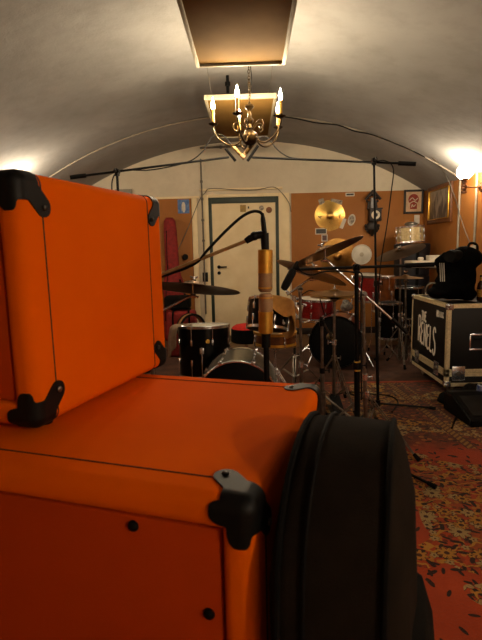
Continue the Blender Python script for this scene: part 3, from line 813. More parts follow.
    for sc, rad, pt, off in ((19, .3, 5, (.7, .2, 0)), (12, .32, 5, (.37, .61, 0)), (8.6, .33, 8, (0, 0, 0))):
        pet, outl, eye, r0, r1, r, th = flower(sc, rad, pt, off)
        on = t.m('GREATER_THAN', t.m('ADD', t.m('MULTIPLY', dens, .62), r0), 1.16 if sc < 10 else (1.26 if sc < 15 else 1.34))
        col = t.mix(t.m('MULTIPLY', outl, on), col, ink)
        fc = t.mix(t.m('GREATER_THAN', r1, .5), gold, cream)
        vein = t.m('GREATER_THAN', t.m('COSINE', t.m('MULTIPLY', th, pt * 2)), .75)
        fc = t.mix(t.m('MULTIPLY', vein, .5), fc, brown)
        col = t.mix(t.m('MULTIPLY', pet, on), col, fc)
        col = t.mix(t.m('MULTIPLY', eye, on), col, dark)
    # woven diagonal borders
    u = t.m('ADD', X, t.m('MULTIPLY', Y, .064))
    for c0, wd in ((1.645, .035), (1.76, .016), (.95, .035)):
        ds = t.m('ABSOLUTE', t.m('SUBTRACT', u, c0))
        band = t.m('MULTIPLY', t.m('LESS_THAN', ds, wd), t.m('GREATER_THAN', Y, 2.95))
        tw = t.mix(t.m('GREATER_THAN', t.m('SINE', t.m('MULTIPLY', t.m('SUBTRACT', Y, X), 130)), .1), lin('#8d6a2c'), lin('#5b3316'))
        col = t.mix(band, col, t.mix(t.m('GREATER_THAN', ds, wd * .75), tw, dark))
    col = t.mix(t.m('MULTIPLY', t.ramp(fine, .3, .75), .3), col, [x * .4 for x in lin('#7a3513')])
    t.base(col); t.b.inputs['Roughness'].default_value = .95; t.b.inputs['Specular IOR Level'].default_value = .1
    t.b.inputs['Sheen Weight'].default_value = .08
    t.bump(t.m('ADD', fine, t.noise(420, 1)), .5, .004)
    return t.mat
cp_ = boxo('carpet', (-2.55, -2.3, 0), (2.55, 4.50, .008), carpet_mat(), None, .003)
tag(cp_, 'orange-red floral carpet under the flight case and nearest stands', 'carpet')
def rug_mat():
    t = NT('worn_brown_rug')
    v = t.new('ShaderNodeTexVoronoi'); v.inputs['Scale'].default_value = 14; t.l.new(t.coord(), v.inputs['Vector'])
    f = t.ramp(v.outputs['Distance'], .2, .6)
    t.base(t.mix(t.ramp(t.noise(8, 4), .35, .65), t.mix(f, lin('#43261a'), lin('#38241a')), lin('#503323'))); t.b.inputs['Roughness'].default_value = .95
    t.bump(t.noise(200, 2), .5, .003); return t.mat
rg = thing('rug', 'worn dark red rug under the red drum kit', 'rug', (.6, 5.35, 0))
boxo('pile', (-1.9, -.80, 0), (1.6, .95, .007), rug_mat(), rg, .002)
boxo('border_strip', (-1.9, -.845, 0), (1.6, -.80, .0075), mat('orange_red_border', '#94371a', .95, 0, '#7d2c14', 20), rg, .002)
# ------------------------------------------------------------------ stands
FZ = .008
def legset(r, angles, spread, zc, style, mt, zf=FZ, zb=None):
    """tripod legs as parts of r (local, base on the floor)"""
    for a in angles:
        a = math.radians(a); c, s = math.cos(a), math.sin(a); pv = V((-s, c, 0))
        foot = V((c * spread, s * spread, zf + .014))
        if style == 'mic':
            o = tubeo('leg', [(c * .012, s * .012, zc), foot], [.0085, .0085], mt, r, 8)
        else:
            bm = NB(); d_ = .012
            for k in (-1, 1):
                tube(bm, [V((c * .015, s * .015, zc)) + pv * d_ * k, foot + pv * .004 * k], .0042, 6)
            o = finish('leg', bm, mt, r)
            bz = zb or .05
            mid = V((c * .015, s * .015, zc)).lerp(foot, .52)
            br = NB()
            for k in (-1, 1): tube(br, [V((c * .012, s * .012, bz)) + pv * .01 * k, mid + pv * .01 * k], .0038, 6)
            finish('leg_brace', br, mt, o)
        dr = (foot - V((0, 0, zc))).normalized()
        cylo('rubber_foot', foot - dr * .035, foot + V((c, s, 0)) * .012 - V((0, 0, .004)), .011, RUBBER, o, .015, 10)
def clampo(r, p, rad, mt, side=(1, 0, 0)):
    p = V(p); sd = V(side).normalized(); bm = NB()
    cyl(bm, p - V((0, 0, .02)), p + V((0, 0, .02)), rad, n=14)
    cyl(bm, p, p + sd * (rad + .025), .005, n=8)
    b = p + sd * (rad + .03); tube(bm, [b + V((0, 0, -.018)), b, b + V((0, 0, .018))], [.004, .006, .004], 6)
    return finish('wing_clamp', bm, mt, r)
def mic_stand(label, base, pivot, legs, boom=None, spread=.34, zc=.13, mt=None, zf=FZ, cw=None, boom_mat=None, clip=None, pr=.0105, cwr=.016, boom_r=.0075, group='microphone stands', br=None):
    mt = mt or BLACKMETAL
    base = V((base[0], base[1], 0)); pivot = V(pivot)
    r = thing('microphone_stand', label, 'microphone stand', base, group=group)
    top = pivot - base
    legset(r, legs, spread, zc, 'mic', mt, zf)
    k = .52; mid = V((top.x * k, top.y * k, top.z * k))
    cylo('lower_pole', (0, 0, zf + .03), mid, pr * 1.35, mt, r, n=12)
    cylo('upper_pole', mid, top, pr, mt, r, n=12)
    clampo(r, mid, pr * 1.9, BLACKPL)
    bm = NB(); cyl(bm, (0, 0, zf + .02), (0, 0, zc + .03), pr * 2.1, n=14); finish('leg_collar', bm, mt, r)
    if boom:
        a, b = V(boom[0]) - base, V(boom[1]) - base
        tubeo('boom_arm', [a, b], boom_r, boom_mat or mt, r, 10)
        d_ = (b - a).normalized()
        bm = NB(); cyl(bm, top - V((0, 0, .03)), top + V((0, 0, .02)), .019, n=14); cyl(bm, top + V((0, -.028, .004)), top + V((0, .028, .004)), .02, n=16)
        cyl(bm, top + V((0, -.05, .004)), top + V((0, -.028, .004)), .008, n=8); sph(bm, top + V((0, -.055, .004)), (.008, .012, .02), 8)
        finish('boom_clutch', bm, BLACKPL, r)
        cylo('counterweight', a, a + d_ * (cw or .14), cwr, RUBBER, r, n=14)
    return r, base
def shock_tip(r, base, p, q, name='microphone_clip', rad=.012, mt=None):
    return cylo(name, V(p) - base, V(q) - base, rad, mt or RUBBER, r, n=12)
# overhead pair with crossed small gold microphones under the chandelier
YM = 4.15
lb = A(117, 172, 3.85)
L_, Lb = mic_stand('black boom stand rising behind the upper orange cabinet, reaching right', (lb.x - .02, 3.85), lb, (60, 180, 300),
                   (A(70, 177.5, 3.78), A(229, 157.2, YM)), cw=.12, boom_r=.009)
shock_tip(L_, Lb, A(225.5, 148.5, YM), A(235.5, 161, YM))
rb = A(374, 161, 3.85); rf = AZ(378, 407, .02)
R_, Rb = mic_stand('black boom stand rising in front of the cuckoo clock, its boom reaching left', (rf.x, rf.y), rb, (-7, 113, 233),
                   (A(416, 164, 3.8), A(252, 157.4, YM)), spread=.43, zc=.05, cw=.13, pr=.009, boom_r=.009)
shock_tip(R_, Rb, A(258, 145.5, YM), A(247.5, 161, YM))
def pencil(label, a, b):
    a, b = V(a), V(b); r = thing('pencil_microphone', label, 'microphone', a, group='small crossed microphones'); d_ = (b - a).normalized(); L = (b - a).length; M_ = align(d_)
    latheo('body', [(0, 0), (.012, 0), (.0155, .006), (.0155, L * .72), (.014, L * .73), (0, L * .73)], mat('pale_brass_body', '#8f7448', .4, .8, '#7a613a', 30) if 'pale_brass_body' not in MATS else MATS['pale_brass_body'], r, 18, M_)
    latheo('capsule', [(0, L * .73), (.0175, L * .73), (.0175, L * .97), (.013, L), (0, L)], MESHGOLD, r, 18, M_)
    latheo('cable_plug', [(0, -.045), (.006, -.045), (.011, -.03), (.011, 0), (0, 0)], BLACKPL, r, 14, M_)
pencil('small gold microphone on the left boom tip, pointing down right under the chandelier', A(231.5, 145, YM - .03), A(244.5, 158.5, YM - .05))
pencil('small gold microphone on the right boom tip, pointing down left under the chandelier', A(253, 144, YM - .03), A(243.5, 156, YM + .09))
cable('black cable arching from the left small microphone down onto its boom', [A(230, 142.5, YM - .03), A(224, 136, YM), A(216, 134.5, YM), A(209, 141, YM), A(203, 151, YM - .02), A(192, 160, YM - .06), A(175, 165.5, 4.0), A(150, 170, 3.95), A(128, 170, 3.9), A(119, 171, 3.87), A(113, 178, 3.85), A(112, 192, 3.85), A(116, 230, 3.85)], .005)
cable('black cable arching from the right small microphone along its boom', [A(254.5, 142, YM - .03), A(261, 136.5, YM), A(268, 138, YM), A(275, 147, YM - .02), A(283, 154, YM - .03), A(293, 158, YM - .04), A(320, 160, 4.03), A(350, 161, 3.93), A(374, 163.5, 3.8)], .005)
cable('black cable hanging from the right boom counterweight down across the wall', [A(377, 161, 3.82), A(384, 160.5, 3.79), A(391, 164, 3.8), A(393.5, 172, 3.82), A(391.5, 190, 3.83), A(387, 225, 3.84), A(381, 262, 3.84), A(378, 300, 3.84), A(377, 340, 3.84), A(379, 385, 3.84)], .0045)

# two large gold microphones, one hanging over the other
def large_mic(label, top, bot, inverted):
    top, bot = V(top), V(bot); L = (top - bot).length
    a, b = (top, bot) if inverted else (bot, top)                 # a: plug end, b: grille end
    r = thing('condenser_microphone', label, 'microphone', a, group='gold condenser microphones'); M_ = align(b - a); R = .0305
    latheo('body', [(0, 0), (R * .9, 0), (R, .004), (R, L * .53), (0, L * .53)], GOLDMIC, r, 32, M_)
    latheo('grille', [(0, L * .53), (R * .97, L * .53), (R * .97, L * .9), (R * .9, L * .965), (R * .7, L), (0, L)], MESHGOLD, r, 32, M_)
    latheo('grille_band', [(R * .9, L * .52), (R * 1.03, L * .52), (R * 1.03, L * .55), (R * .9, L * .55)], GOLDMIC, r, 32, M_, True)
    latheo('grille_ring', [(R * .9, L * .88), (R * 1.02, L * .88), (R * 1.02, L * .91), (R * .9, L * .91)], GOLDMIC, r, 32, M_, True)
    return r
Y2 = 2.0
large_mic('gold condenser microphone hanging upside down from the brass-toned boom', A(265.3, 249.5, Y2), A(265.3, 292, Y2), True)
large_mic('gold condenser microphone standing upright just below the hanging one', A(265.8, 293.2, Y2), A(265.8, 333, Y2), False)
pb = A(132, 284, 2.08)
BOOMGOLD = mat('warm_chrome_tube', '#cfae78', .38, .65, '#b59662', 30)
S_, Sb = mic_stand('boom stand with a brass-toned arm coming out from behind the upper orange cabinet', (pb.x, pb.y), pb, (30, 150, 270), (A(95, 301, 2.1), A(247, 240.5, 2.0)), spread=.3, boom_mat=BOOMGOLD, cw=.1)
bm = NB(); p = [A(245.5, 241.5, 2.0), A(250, 238.5, 2.0), A(256, 236, 2.0)]
tube(bm, [q - Sb for q in p], [.012, .015, .013], 12, 3); finish('boom_tip', bm, BLACKPL, S_)
bm = NB(); cyl(bm, A(255, 235.5, 2.0) - Sb, A(266, 234, 2.0) - Sb, .016, n=14); cyl(bm, A(264.5, 233, 2.0) - Sb, A(265.3, 249.6, 2.0) - Sb, .018, .016, 16)
sph(bm, A(254.5, 236, 2.0) - Sb, .019, 12); finish('swivel_mount', bm, BLACKPL, S_)
bm = NB(); q0, q1 = A(262.3, 213, 2.0), A(264.5, 234, 2.0); tube(bm, [q0 - Sb, (q0.lerp(q1, .3)) - Sb, q1 - Sb], [.006, .0105, .0115], 12); finish('cable_plug', bm, BLACKPL, S_)
cable('thick black cable looping from the hanging gold microphone back to its boom', [A(263, 216, 2.0), A(260, 212.3, 2.0), A(253, 211.5, 2.0), A(243, 216, 2.0), A(231, 226, 2.0), A(217, 240, 2.0), A(206, 252, 2.02), A(198, 261.5, 2.03), A(186, 268, 2.04), A(172, 273, 2.05), A(150, 281, 2.06), A(134, 289, 2.06), A(130, 330, 2.06)], .0062)
bm_, bmb = mic_stand('short thick black stand holding the upright gold microphone', (A(266, 336, Y2).x, Y2), A(266, 333.6, Y2), (40, 160, 280), spread=.24, pr=.0125)
cylo('mount', A(266, 347, Y2) - bmb, A(266, 333.6, Y2) - bmb, .0195, BLACKPL, bm_, n=16)

# low boom stand in front of the red kit, black foam microphone on its left end
cb = A(356.5, 268, 2.75); YC = 2.75
C_, Cb = mic_stand('black stand with a low level boom in front of the red drum kit', (A(358, 420, YC).x, YC), cb, (-42, 78, 198), (A(434, 264.5, YC), A(297, 269.5, YC)), spread=.46, zc=.10, cw=.16, pr=.0125, boom_r=.0085, cwr=.0135)
o = cylo('pole_tape', A(357.3, 371, YC) - Cb, A(357.2, 361, YC) - Cb, .0185, mat('yellow_tape', '#c9a23e', .6), C_, n=14); o['label'] = 'yellow tape band'
shock_tip(C_, Cb, A(299, 268, YC), A(293, 268, YC), rad=.013)
r = thing('foam_microphone', 'black foam covered microphone hanging at the left end of the low boom', 'microphone', A(297, 263, YC))
d_ = A(283.2, 290, YC) - A(297, 263, YC); L = d_.length
latheo('body', [(0, -.01), (.008, -.01), (.011, 0), (.013, L * .3), (0, L * .3)], BLACKPL, r, 16, align(d_))
latheo('foam_cover', [(0, L * .22), (.017, L * .24), (.0225, L * .34), (.0235, L * .8), (.02, L * .96), (.01, L), (0, L)], mat('black_foam', '#0b0b0b', .95, bump=.6, bscale=500), r, 20, align(d_))
cable('black cable drooping along the low boom', [A(297, 265, YC), A(302, 272, YC - .02), A(312, 275, YC - .02), A(322, 272, YC - .02), A(335, 271, YC - .02), A(352, 272, YC - .03), A(362, 275, YC - .03), A(361, 300, YC - .03), A(361.5, 400, YC - .03)], .0045)

# cymbal stands
def cym_stand(label, base, pivot, seat, legs, spread=.3, zc=.42, zf=FZ, mt=None, arm=None, cwlen=0, zb=.09):
    """pivot: where the boom arm crosses the pole (None: straight); seat: where the cymbal sits"""
    mt = mt or DULLCHROME
    base = V((base[0], base[1], 0)); r = thing('cymbal_stand', label, 'cymbal stand', base, group='cymbal stands')
    seat = V(seat) - base; top = (V(pivot) - base) if pivot else seat
    legset(r, legs, spread, zc, 'double', mt, zf, zb)
    m1 = top * .45
    cylo('lower_pole', (0, 0, zf + .04), (m1.x, m1.y, max(m1.z, zc + .05)), .0135, mt, r, n=14)
    cylo('upper_pole', m1, top, .0105, mt, r, n=14)
    clampo(r, (m1.x, m1.y, max(m1.z, zc + .05)), .021, CHROME); clampo(r, (0, 0, zc), .02, CHROME, (-1, .3, 0)); clampo(r, (0, 0, zb), .018, mt, (-.6, -.5, 0))
    if pivot:
        e = V(arm) - base; d_ = (seat - e).normalized()
        cylo('boom_arm', e, seat - V((0, 0, .03)), .0075, CHROME, r, n=10)
        bm = NB(); cyl(bm, top + V((0, -.024, 0)), top + V((0, .024, 0)), .02, n=16); cyl(bm, top - V((0, 0, .04)), top, .014, n=12); sph(bm, top + V((0, -.034, 0)), (.02, .008, .008), 8)
        finish('boom_clutch', bm, mt, r)
        if cwlen: cylo('arm_sleeve', e, e + d_ * cwlen, .0125, BLACKPL, r, n=12)
    bm = NB(); s0 = seat - V((0, 0, .035))
    cyl(bm, s0 + V((-.014, 0, -.005)), s0 + V((.014, 0, -.005)), .013, n=12); cyl(bm, s0, seat + V((0, 0, .05)), .004, n=8)
    tube(bm, [s0 + V((-.03, -.012, -.012)), s0 + V((0, -.016, 0)), s0 + V((.03, -.012, -.012))], [.007, .004, .007], 6)
    finish('tilter', bm, CHROME, r)
    return r
def on_top(r, seat, n, h):
    """felt washer and wing nut above the cymbal bell (parts of the stand)"""
    p = V(seat) - V(r.location); n = V(n).normalized()
    cylo('felt_washer', p + n * h, p + n * (h + .012), .014, BLACKFAB, r, n=12)
    bm = NB(); q = p + n * (h + .02); cyl(bm, q - n * .008, q + n * .012, .007, n=8); t_ = n.cross(V((0, 1, 0))).normalized()
    tube(bm, [q - t_ * .022 + n * .01, q, q + t_ * .022 + n * .01], [.006, .004, .006], 6); finish('wing_nut', bm, CHROME, r)
# tilted ride in front of the red kit
Y = 3.1; s1 = A(325, 254, Y); n1 = V((-.36, .17, .92))
st = cym_stand('chrome boom stand carrying the tilted ride cymbal, its arm sloping down to the right', (A(366, 440, Y).x, Y), A(363.3, 294, Y), s1, (-54, 66, 186), .40, .33, arm=A(407, 333, Y), cwlen=.14)
cymbal('large ride cymbal tilted down to the left in front of the red drum kit', s1 + n1.normalized() * .004, n1, .258, CYMDARK); on_top(st, s1, n1, .04)
Y = 3.45; s2 = A(311, 273.5, Y); n2 = V((.36, .13, .92)); bx = A(300, 289, Y)
st = cym_stand('chrome stand with a short arm carrying the crash cymbal below the ride', (bx.x + .01, Y), bx, s2, (35, 265, 150), .24, .30, arm=A(287, 295, Y))
cymbal('crash cymbal tilted down to the right below the tilted ride', s2 + n2.normalized() * .004, n2, .262, CYM); on_top(st, s2, n2, .04)
# hi-hat
Y = 3.8; hb = V((A(334, 400, Y).x, Y, 0))
hh = thing('hi_hat_stand', 'chrome hi-hat stand with a black pedal before the black bass drum head', 'hi-hat stand', hb)
hz = A(333, 292.5, Y).z
legset(hh, (-62, 60, 178), .27, .42, 'double', DULLCHROME, FZ, .1)
cylo('lower_pole', (0, 0, FZ + .03), (0, 0, .55), .0135, DULLCHROME, hh); cylo('upper_pole', (0, 0, .55), (0, 0, hz - .05), .0105, DULLCHROME, hh)
cylo('pull_rod', (0, 0, hz - .05), (0, 0, hz + .13), .0035, CHROME, hh, n=8); clampo(hh, (0, 0, .55), .02, CHROME, (-1, 0, 0)); clampo(hh, (0, 0, .42), .02, DULLCHROME, (1, 0, 0))
latheo('cymbal_seat', [(0, -.07), (.012, -.07), (.032, -.055), (.034, -.042), (0, -.042)], BLACKPL, hh, 20, Matrix.Translation((0, 0, hz)))
latheo('hi_hat_clutch', [(0, .02), (.012, .02), (.012, .04), (.009, .042), (.009, .075), (.013, .077), (.013, .09), (0, .09)], CHROME, hh, 16, Matrix.Translation((0, 0, hz)))
bm = NB(); box(bm, (-.05, -.26, FZ), (.05, .04, FZ + .012), .004); finish('pedal_base', bm, BLACKMETAL, hh)
bm = NB(); v_ = [(-.045, -.25, FZ + .02), (.045, -.25, FZ + .02), (.04, .0, .11), (-.04, .0, .11)]
a_ = [bm.verts.new(p) for p in v_]; b_ = [bm.verts.new(V(p) + V((0, .004, .012))) for p in v_]
bm.faces.new(a_[::-1]); bm.faces.new(b_)
for i in range(4): bm.faces.new((a_[i], a_[(i + 1) % 4], b_[(i + 1) % 4], b_[i]))
finish('foot_board', bm, BLACKMETAL, hh, smooth=False)
hp_ = hb + V((0, 0, hz))
cymbal('top hi-hat cymbal lying flat before the red kit', hp_ + V((0, 0, -.006)), (0, -.03, 1), .195, CYM, 'hi-hat pair')
cymbal('lower hi-hat cymbal facing up under the top one', hp_ + V((0, 0, -.030)), (0, .03, -1), .195, CYM, 'hi-hat pair')
# cymbal over the black floor tom, left
Y = 2.7; s3 = A(193, 289, Y); n3 = V((.10, .20, 1)); bx = A(150, 318, Y)
st = cym_stand('chrome boom stand behind the orange cabinets carrying the dark cymbal', (bx.x, Y), bx, s3, (20, 140, 260), .28, .4, arm=A(140, 323, Y))
cymbal('dark thin cymbal seen edge-on at the right of the upper orange cabinet', s3, n3, .268, CYMDARK); on_top(st, s3, n3, .04)
# right-hand kit
Y = 5.25; s4 = A(400.5, 252.5, Y); n4 = V((-.32, -.13, .93))
st = cym_stand('dark stand by the flight case carrying the tilted cymbal below the cream snare drum', (A(400, 368, Y).x - .01, Y), None, s4, (-95, 25, 145), .27, .42, mt=DULLCHROME)
cymbal('cymbal tilted down to the left in front of the round drum cases', s4, n4, .262, CYMDARK); on_top(st, s4, n4, .04)
Y = 5.1; s5 = A(410.5, 278.5, Y)
SX = A(411, 360, Y).x
st = cym_stand('short chrome stand behind the flight case carrying the small flat cymbal', (SX, Y + .16), None, s5 + V((0, .16, 0)), (80, 150, 15), .20, .35)
cymbal('small flat cymbal behind the flight case above the black tom', s5 + V((0, .16, 0)), (.02, -.02, 1), .185, CYM); on_top(st, s5 + V((0, .16, 0)), (0, 0, 1), .04)

# ------------------------------------------------------------------ drums
def drum(name, label, loc, axis, r, h, shell, top, bot, nl=8, hoopm=None, legs=None, zf=FZ, group=None, spin=0, cat='drum', lugl=None, hooph=.022, claw=False, badge=None):
    hoopm = hoopm or CHROME; t = thing(name, label, cat, group=group)
    t.matrix_world = align(axis, loc) @ Matrix.Rotation(spin, 4, 'Z')
    latheo('shell', [(r, -h / 2), (r, h / 2), (r - .006, h / 2), (r - .006, -h / 2)], shell, t, 48, None, True)
    latheo('batter_head', [(0, h / 2 + .006), (r * .93, h / 2 + .006), (r * .985, h / 2 + .001), (r * .985, h / 2 - .003), (0, h / 2 - .003)], top, t, 48)
    o = latheo('resonant_head', [(0, -h / 2 - .006), (r * .93, -h / 2 - .006), (r * .985, -h / 2 - .001), (r * .985, -h / 2 + .003), (0, -h / 2 + .003)], bot, t, 48)
    for s in (1, -1):
        latheo('hoop', [(r * .985, s * (h / 2 - hooph * .55)), (r + .005, s * (h / 2 - hooph * .55)), (r + .007, s * (h / 2 + hooph * .4)), (r + .004, s * (h / 2 + hooph * .55)), (r * .985, s * (h / 2 + hooph * .5))], hoopm, t, 48, None, True)
    L = lugl or min(.05, h * .28); src = None
    for i in range(nl):
        for s in (1, -1):
            a = 2 * PI * (i + .5) / nl
            if src is None:
                bm = NB(); box(bm, (0, -.008, -L / 2), (.016, .008, L / 2), .004); src = finish('lug', bm, CHROME, t)
                src.location = (r * math.cos(a), r * math.sin(a), s * h * .2); src.rotation_euler = (0, 0, a)
                bm = NB(); zr = h * .3 + .012; cyl(bm, (.012, 0, L / 2 - .003), (.012, 0, zr), .0048 if claw else .0032, n=8)
                if claw: box(bm, (-.004, -.016, zr - .03), (.024, .016, zr + .006), .004)
                rod = finish('tension_rod', bm, CHROME, src)
            else:
                c = src.copy(); COL.objects.link(c); c.parent = t
                c.location = (r * math.cos(a), r * math.sin(a), s * h * .2); c.rotation_euler = (0, 0, a) if s > 0 else (PI, 0, a)
                d_ = rod.copy(); COL.objects.link(d_); d_.parent = c
    if badge:
        latheo('badge', [(0, .004), (.014, .003), (.017, 0), (0, -.002)], badge[1], t, 20, Matrix.Rotation(badge[0], 4, 'Z') @ Matrix.Translation((r, 0, badge[2])) @ Matrix.Rotation(PI / 2, 4, 'Y'))
    if legs:
        for a in legs:
            a = math.radians(a); c, s = math.cos(a), math.sin(a); zl = zf - loc[2]
            lg = tubeo('leg', [(c * (r + .02), s * (r + .02), h * .12), (c * (r + .02), s * (r + .02), zl + .12), (c * (r + .05), s * (r + .05), zl + .02)], .0055, CHROME, t, 8)
            cylo('rubber_foot', (c * (r + .047), s * (r + .047), zl + .04), (c * (r + .053), s * (r + .053), zl + .001), .012, RUBBER, lg, n=10)
            bm = NB(); box(bm, (r, -.018, -.025), (r + .032, .018, .025), .005); bk = finish('leg_bracket', bm, CHROME, t); bk.rotation_euler = (0, 0, a); bk.location = (0, 0, h * .05)
    return t
def drape(label, M_, r, zt, f0, f1, rin, drops, mt, thick=.006, name='towel', cat='towel', top=.0):
    """cloth laid over a drum rim: M_ drum frame, angles in degrees, drops = hang lengths along the arc"""
    bm = NB(); nf = 30; ns = 16; g = []
    for i in range(nf + 1):
        u = i / nf; f = math.radians(f0 + (f1 - f0) * u); q = u * (len(drops) - 1); k = min(int(q), len(drops) - 2); dp = drops[k] + (drops[k + 1] - drops[k]) * (q - k)
        row = []
        for j in range(ns + 1):
            s = j / ns; wv = .007 * math.sin(u * 23 + 1) * s
            if s < .4: rr, z = rin + (r + .008 - rin) * s / .4, zt + .012 + top * (1 - s / .4) + .004 * noise.noise(V((u * 6, s * 7, 0)))
            else:
                v = (s - .4) / .6; rr = r + .014 + .012 * min(1, v * 3) + wv + .01 * v; z = zt + .012 - dp * v
            row.append(bm.verts.new(M_ @ V((rr * math.cos(f), rr * math.sin(f), z))))
        g.append(row)
    for i in range(nf):
        for j in range(ns): bm.faces.new((g[i][j], g[i + 1][j], g[i + 1][j + 1], g[i][j + 1]))
    bmesh.ops.recalc_face_normals(bm, faces=bm.faces); bmesh.ops.solidify(bm, geom=bm.faces[:], thickness=thick)
    return tag(finish(name, bm, mt, None, 70), label, cat)
# left kit, black
Y = 3.9; zt = A(204, 326, Y).z; c = V((A(204, 326, Y).x, Y, zt - .2))
ft = drum('floor_tom', 'black floor tom with a chrome rim behind the orange cabinets', c, (0, .08, 1), .208, .40, BLACKSHELL, HEADWHITE, HEADWHITE, 8, None, (30, 150, 270), zf=FZ, badge=(-1.35, GOLDMIC, .09))
drape('grey beige cloth hanging over the left rim of the black floor tom', ft.matrix_world.copy(), .262, .2, 150, 224, .12, [.12, .24, .27, .24, .16], GREYTOWEL)
Y = 3.32; c = V((A(240, 400, Y).x, Y, .295))
bd = drum('bass_drum', 'silver grey bass drum with a black front head partly hidden by the orange cabinet', c, (-.05, -1, .0), .275, .42, GREYSHELL, HEADBLACK, HEADBLACK, 8, CHROME, None, spin=0, hooph=.034, claw=True)
for s in (-1, 1): 
    o = tubeo('spur', [(.26 * s, -.02, -.1), (.32 * s, -.2, .08), (.34 * s, -.282, .12)], .007, CHROME, bd, 8)
Y = 3.72; ax = V((.10, .28, .95)); c = A(268, 314.5, Y)
rt = drum('rack_tom', 'black rack tom under a tan towel beside the upright gold microphone', c, ax, .155, .22, BLACKSHELL, HEADWHITE, HEADBLACK, 6, None, None, spin=.3)
strokes('white_letter_mark', [[(0, .018), (-.003, -.012)], [(-.003, -.012), (.006, -.016), (.011, -.008), (.006, 0), (-.001, -.003)]], rt.matrix_world.inverted() @ Matrix.Translation(A(283.3, 322, Y - .158) ) @ Matrix.Rotation(PI / 2, 4, 'X'), .005, LETTER, rt)
drape('tan towel draped over the black rack tom', rt.matrix_world.copy(), .178, .11, -118, 66, .02, [.05, .12, .16, .13, .17, .27, .29, .22, .08], TOWEL, top=.012)
Y = 4.02; zt = A(275, 332, Y).z; c = V((A(275, 332, Y).x, Y, zt - .046))
sn = drum('snare_drum', 'amber snare drum with a gold rim below the tan towel', c, (.02, -.0, 1), .178, .092, AMBER, mat('cream_drum_skin', '#bfa277', .6), HEADWHITE, 8, GOLDMIC, None)
ss = thing('snare_stand', 'chrome stand under the amber snare drum', 'snare stand', (c.x, c.y, 0), group='snare stands')
legset(ss, (75, 195, 315), .24, .28, 'double', CHROME, FZ, .1); zz = c.z - .055
cylo('pole', (0, 0, .03), (0, 0, zz - .06), .012, CHROME, ss)
for a in (90, 210, 330):
    a = math.radians(a); tubeo('basket_arm', [(0, 0, zz - .06), (.12 * math.cos(a), .12 * math.sin(a), zz - .03), (.195 * math.cos(a), .195 * math.sin(a), zz - .01), (.2 * math.cos(a), .2 * math.sin(a), zz + .03)], .005, CHROME, ss, 7)
Y = 4.9; c = A(246, 327.5, Y); zt = c.z
th = thing('drum_throne', 'round drum stool with a red top and black side near the cream door', 'stool', (c.x, Y, 0))
latheo('seat', [(0, zt - .15), (.145, zt - .15), (.158, zt - .135), (.155, zt - .012), (.15, zt - .006), (0, zt - .006)], BLACKFAB, th, 36)
o = latheo('seat_top', [(0, zt + .04), (.06, zt + .038), (.11, zt + .028), (.14, zt + .01), (.152, zt - .012), (.15, zt - .02), (0, zt - .02)], mat('red_velour', '#d3261c', .85, 0, '#bd2018', 30), th, 36); o['label'] = 'red seat top'
cylo('pole', (0, 0, .03), (0, 0, zt - .14), .016, CHROME, th); legset(th, (10, 130, 250), .26, .3, 'double', CHROME, .007, .1)

# red kit
Y = 5.02; c = V((A(338.5, 343, Y).x + .03, Y + .21, .305)); axr = V((-.30, -1, 0))
bd = drum('bass_drum', 'red bass drum with a black front head in the middle of the red kit', c, axr, .278, .40, REDSPARK, HEADBLACK, HEADWHITE, 10, BLACKSHELL, None, spin=.1, hooph=.036, claw=True)
Mi = bd.matrix_world.inverted()
for s in (-1, 1):
    p0_ = c + V((.26 * s, -.06, -.08)); p1_ = c + V((.36 * s, -.13, -.288))
    tubeo('spur', [Mi @ p0_, Mi @ p1_], .008, CHROME, bd, 8)
    bm = NB(); sph(bm, Mi @ p0_, .022, 10); finish('spur_bracket', bm, CHROME, bd)
mp_ = c + V((.12, .02, .27)); tubeo('tom_post', [Mi @ mp_, Mi @ (mp_ + V((0, 0, .12)))], .011, CHROME, bd, 10)
Y = 5.26; c2 = A(367.5, 287.5, Y)
rk = drum('rack_tom', 'small red rack tom with a white skin above the red bass drum', c2, (.03, -.10, 1), .128, .27, REDSPARK, HEADWHITE, HEADWHITE, 6, DULLCHROME, None, spin=.25)
Mi2 = rk.matrix_world.inverted(); tubeo('mounting_arm', [Mi2 @ (c2 + V((-.12, -.02, -.06))), Mi2 @ (c2 + V((-.17, 0, -.07))), Mi2 @ (c2 + V((-.17, 0, -.17)))], .01, CHROME, rk, 8)
Y = 5.7; zt = A(316, 299, Y).z; c3 = V((A(316, 299, Y).x, Y, zt - .11))
sd = drum('snare_drum', 'red drum with a chrome rim left of the red bass drum', c3, (.03, -.04, 1), .205, .22, REDSPARK, HEADWHITE, HEADWHITE, 8, CHROME, None)
ss = thing('snare_stand', 'chrome stand under the red drum left of the red bass drum', 'snare stand', (c3.x, c3.y, 0), group='snare stands')
legset(ss, (75, 195, 315), .24, .22, 'double', CHROME, .007, .09); zz = c3.z - .12
cylo('pole', (0, 0, .03), (0, 0, zz - .06), .012, CHROME, ss)
for a in (90, 210, 330):
    a = math.radians(a); tubeo('basket_arm', [(0, 0, zz - .06), (.14 * math.cos(a), .14 * math.sin(a), zz - .03), (.222 * math.cos(a), .222 * math.sin(a), zz - .01), (.226 * math.cos(a), .226 * math.sin(a), zz + .03)], .005, CHROME, ss, 7)
bm = NB(); pz = A(346, 303.5, 5.2)
for k in range(9):
    a = k * 2.4; sph(bm, (.03 * math.cos(a) * (k % 3) / 1.6, .03 * math.sin(a) * (k % 3) / 1.6, .03 * (k % 4) / 2), .042, 10)
o = blob('crumpled_cloth', bm, mat('silver_grey_cloth', '#8d8880', .6, .3, '#4a4742', 60, bump=.6, bscale=120, bdist=.004), None, .008, 3, .012, 30)
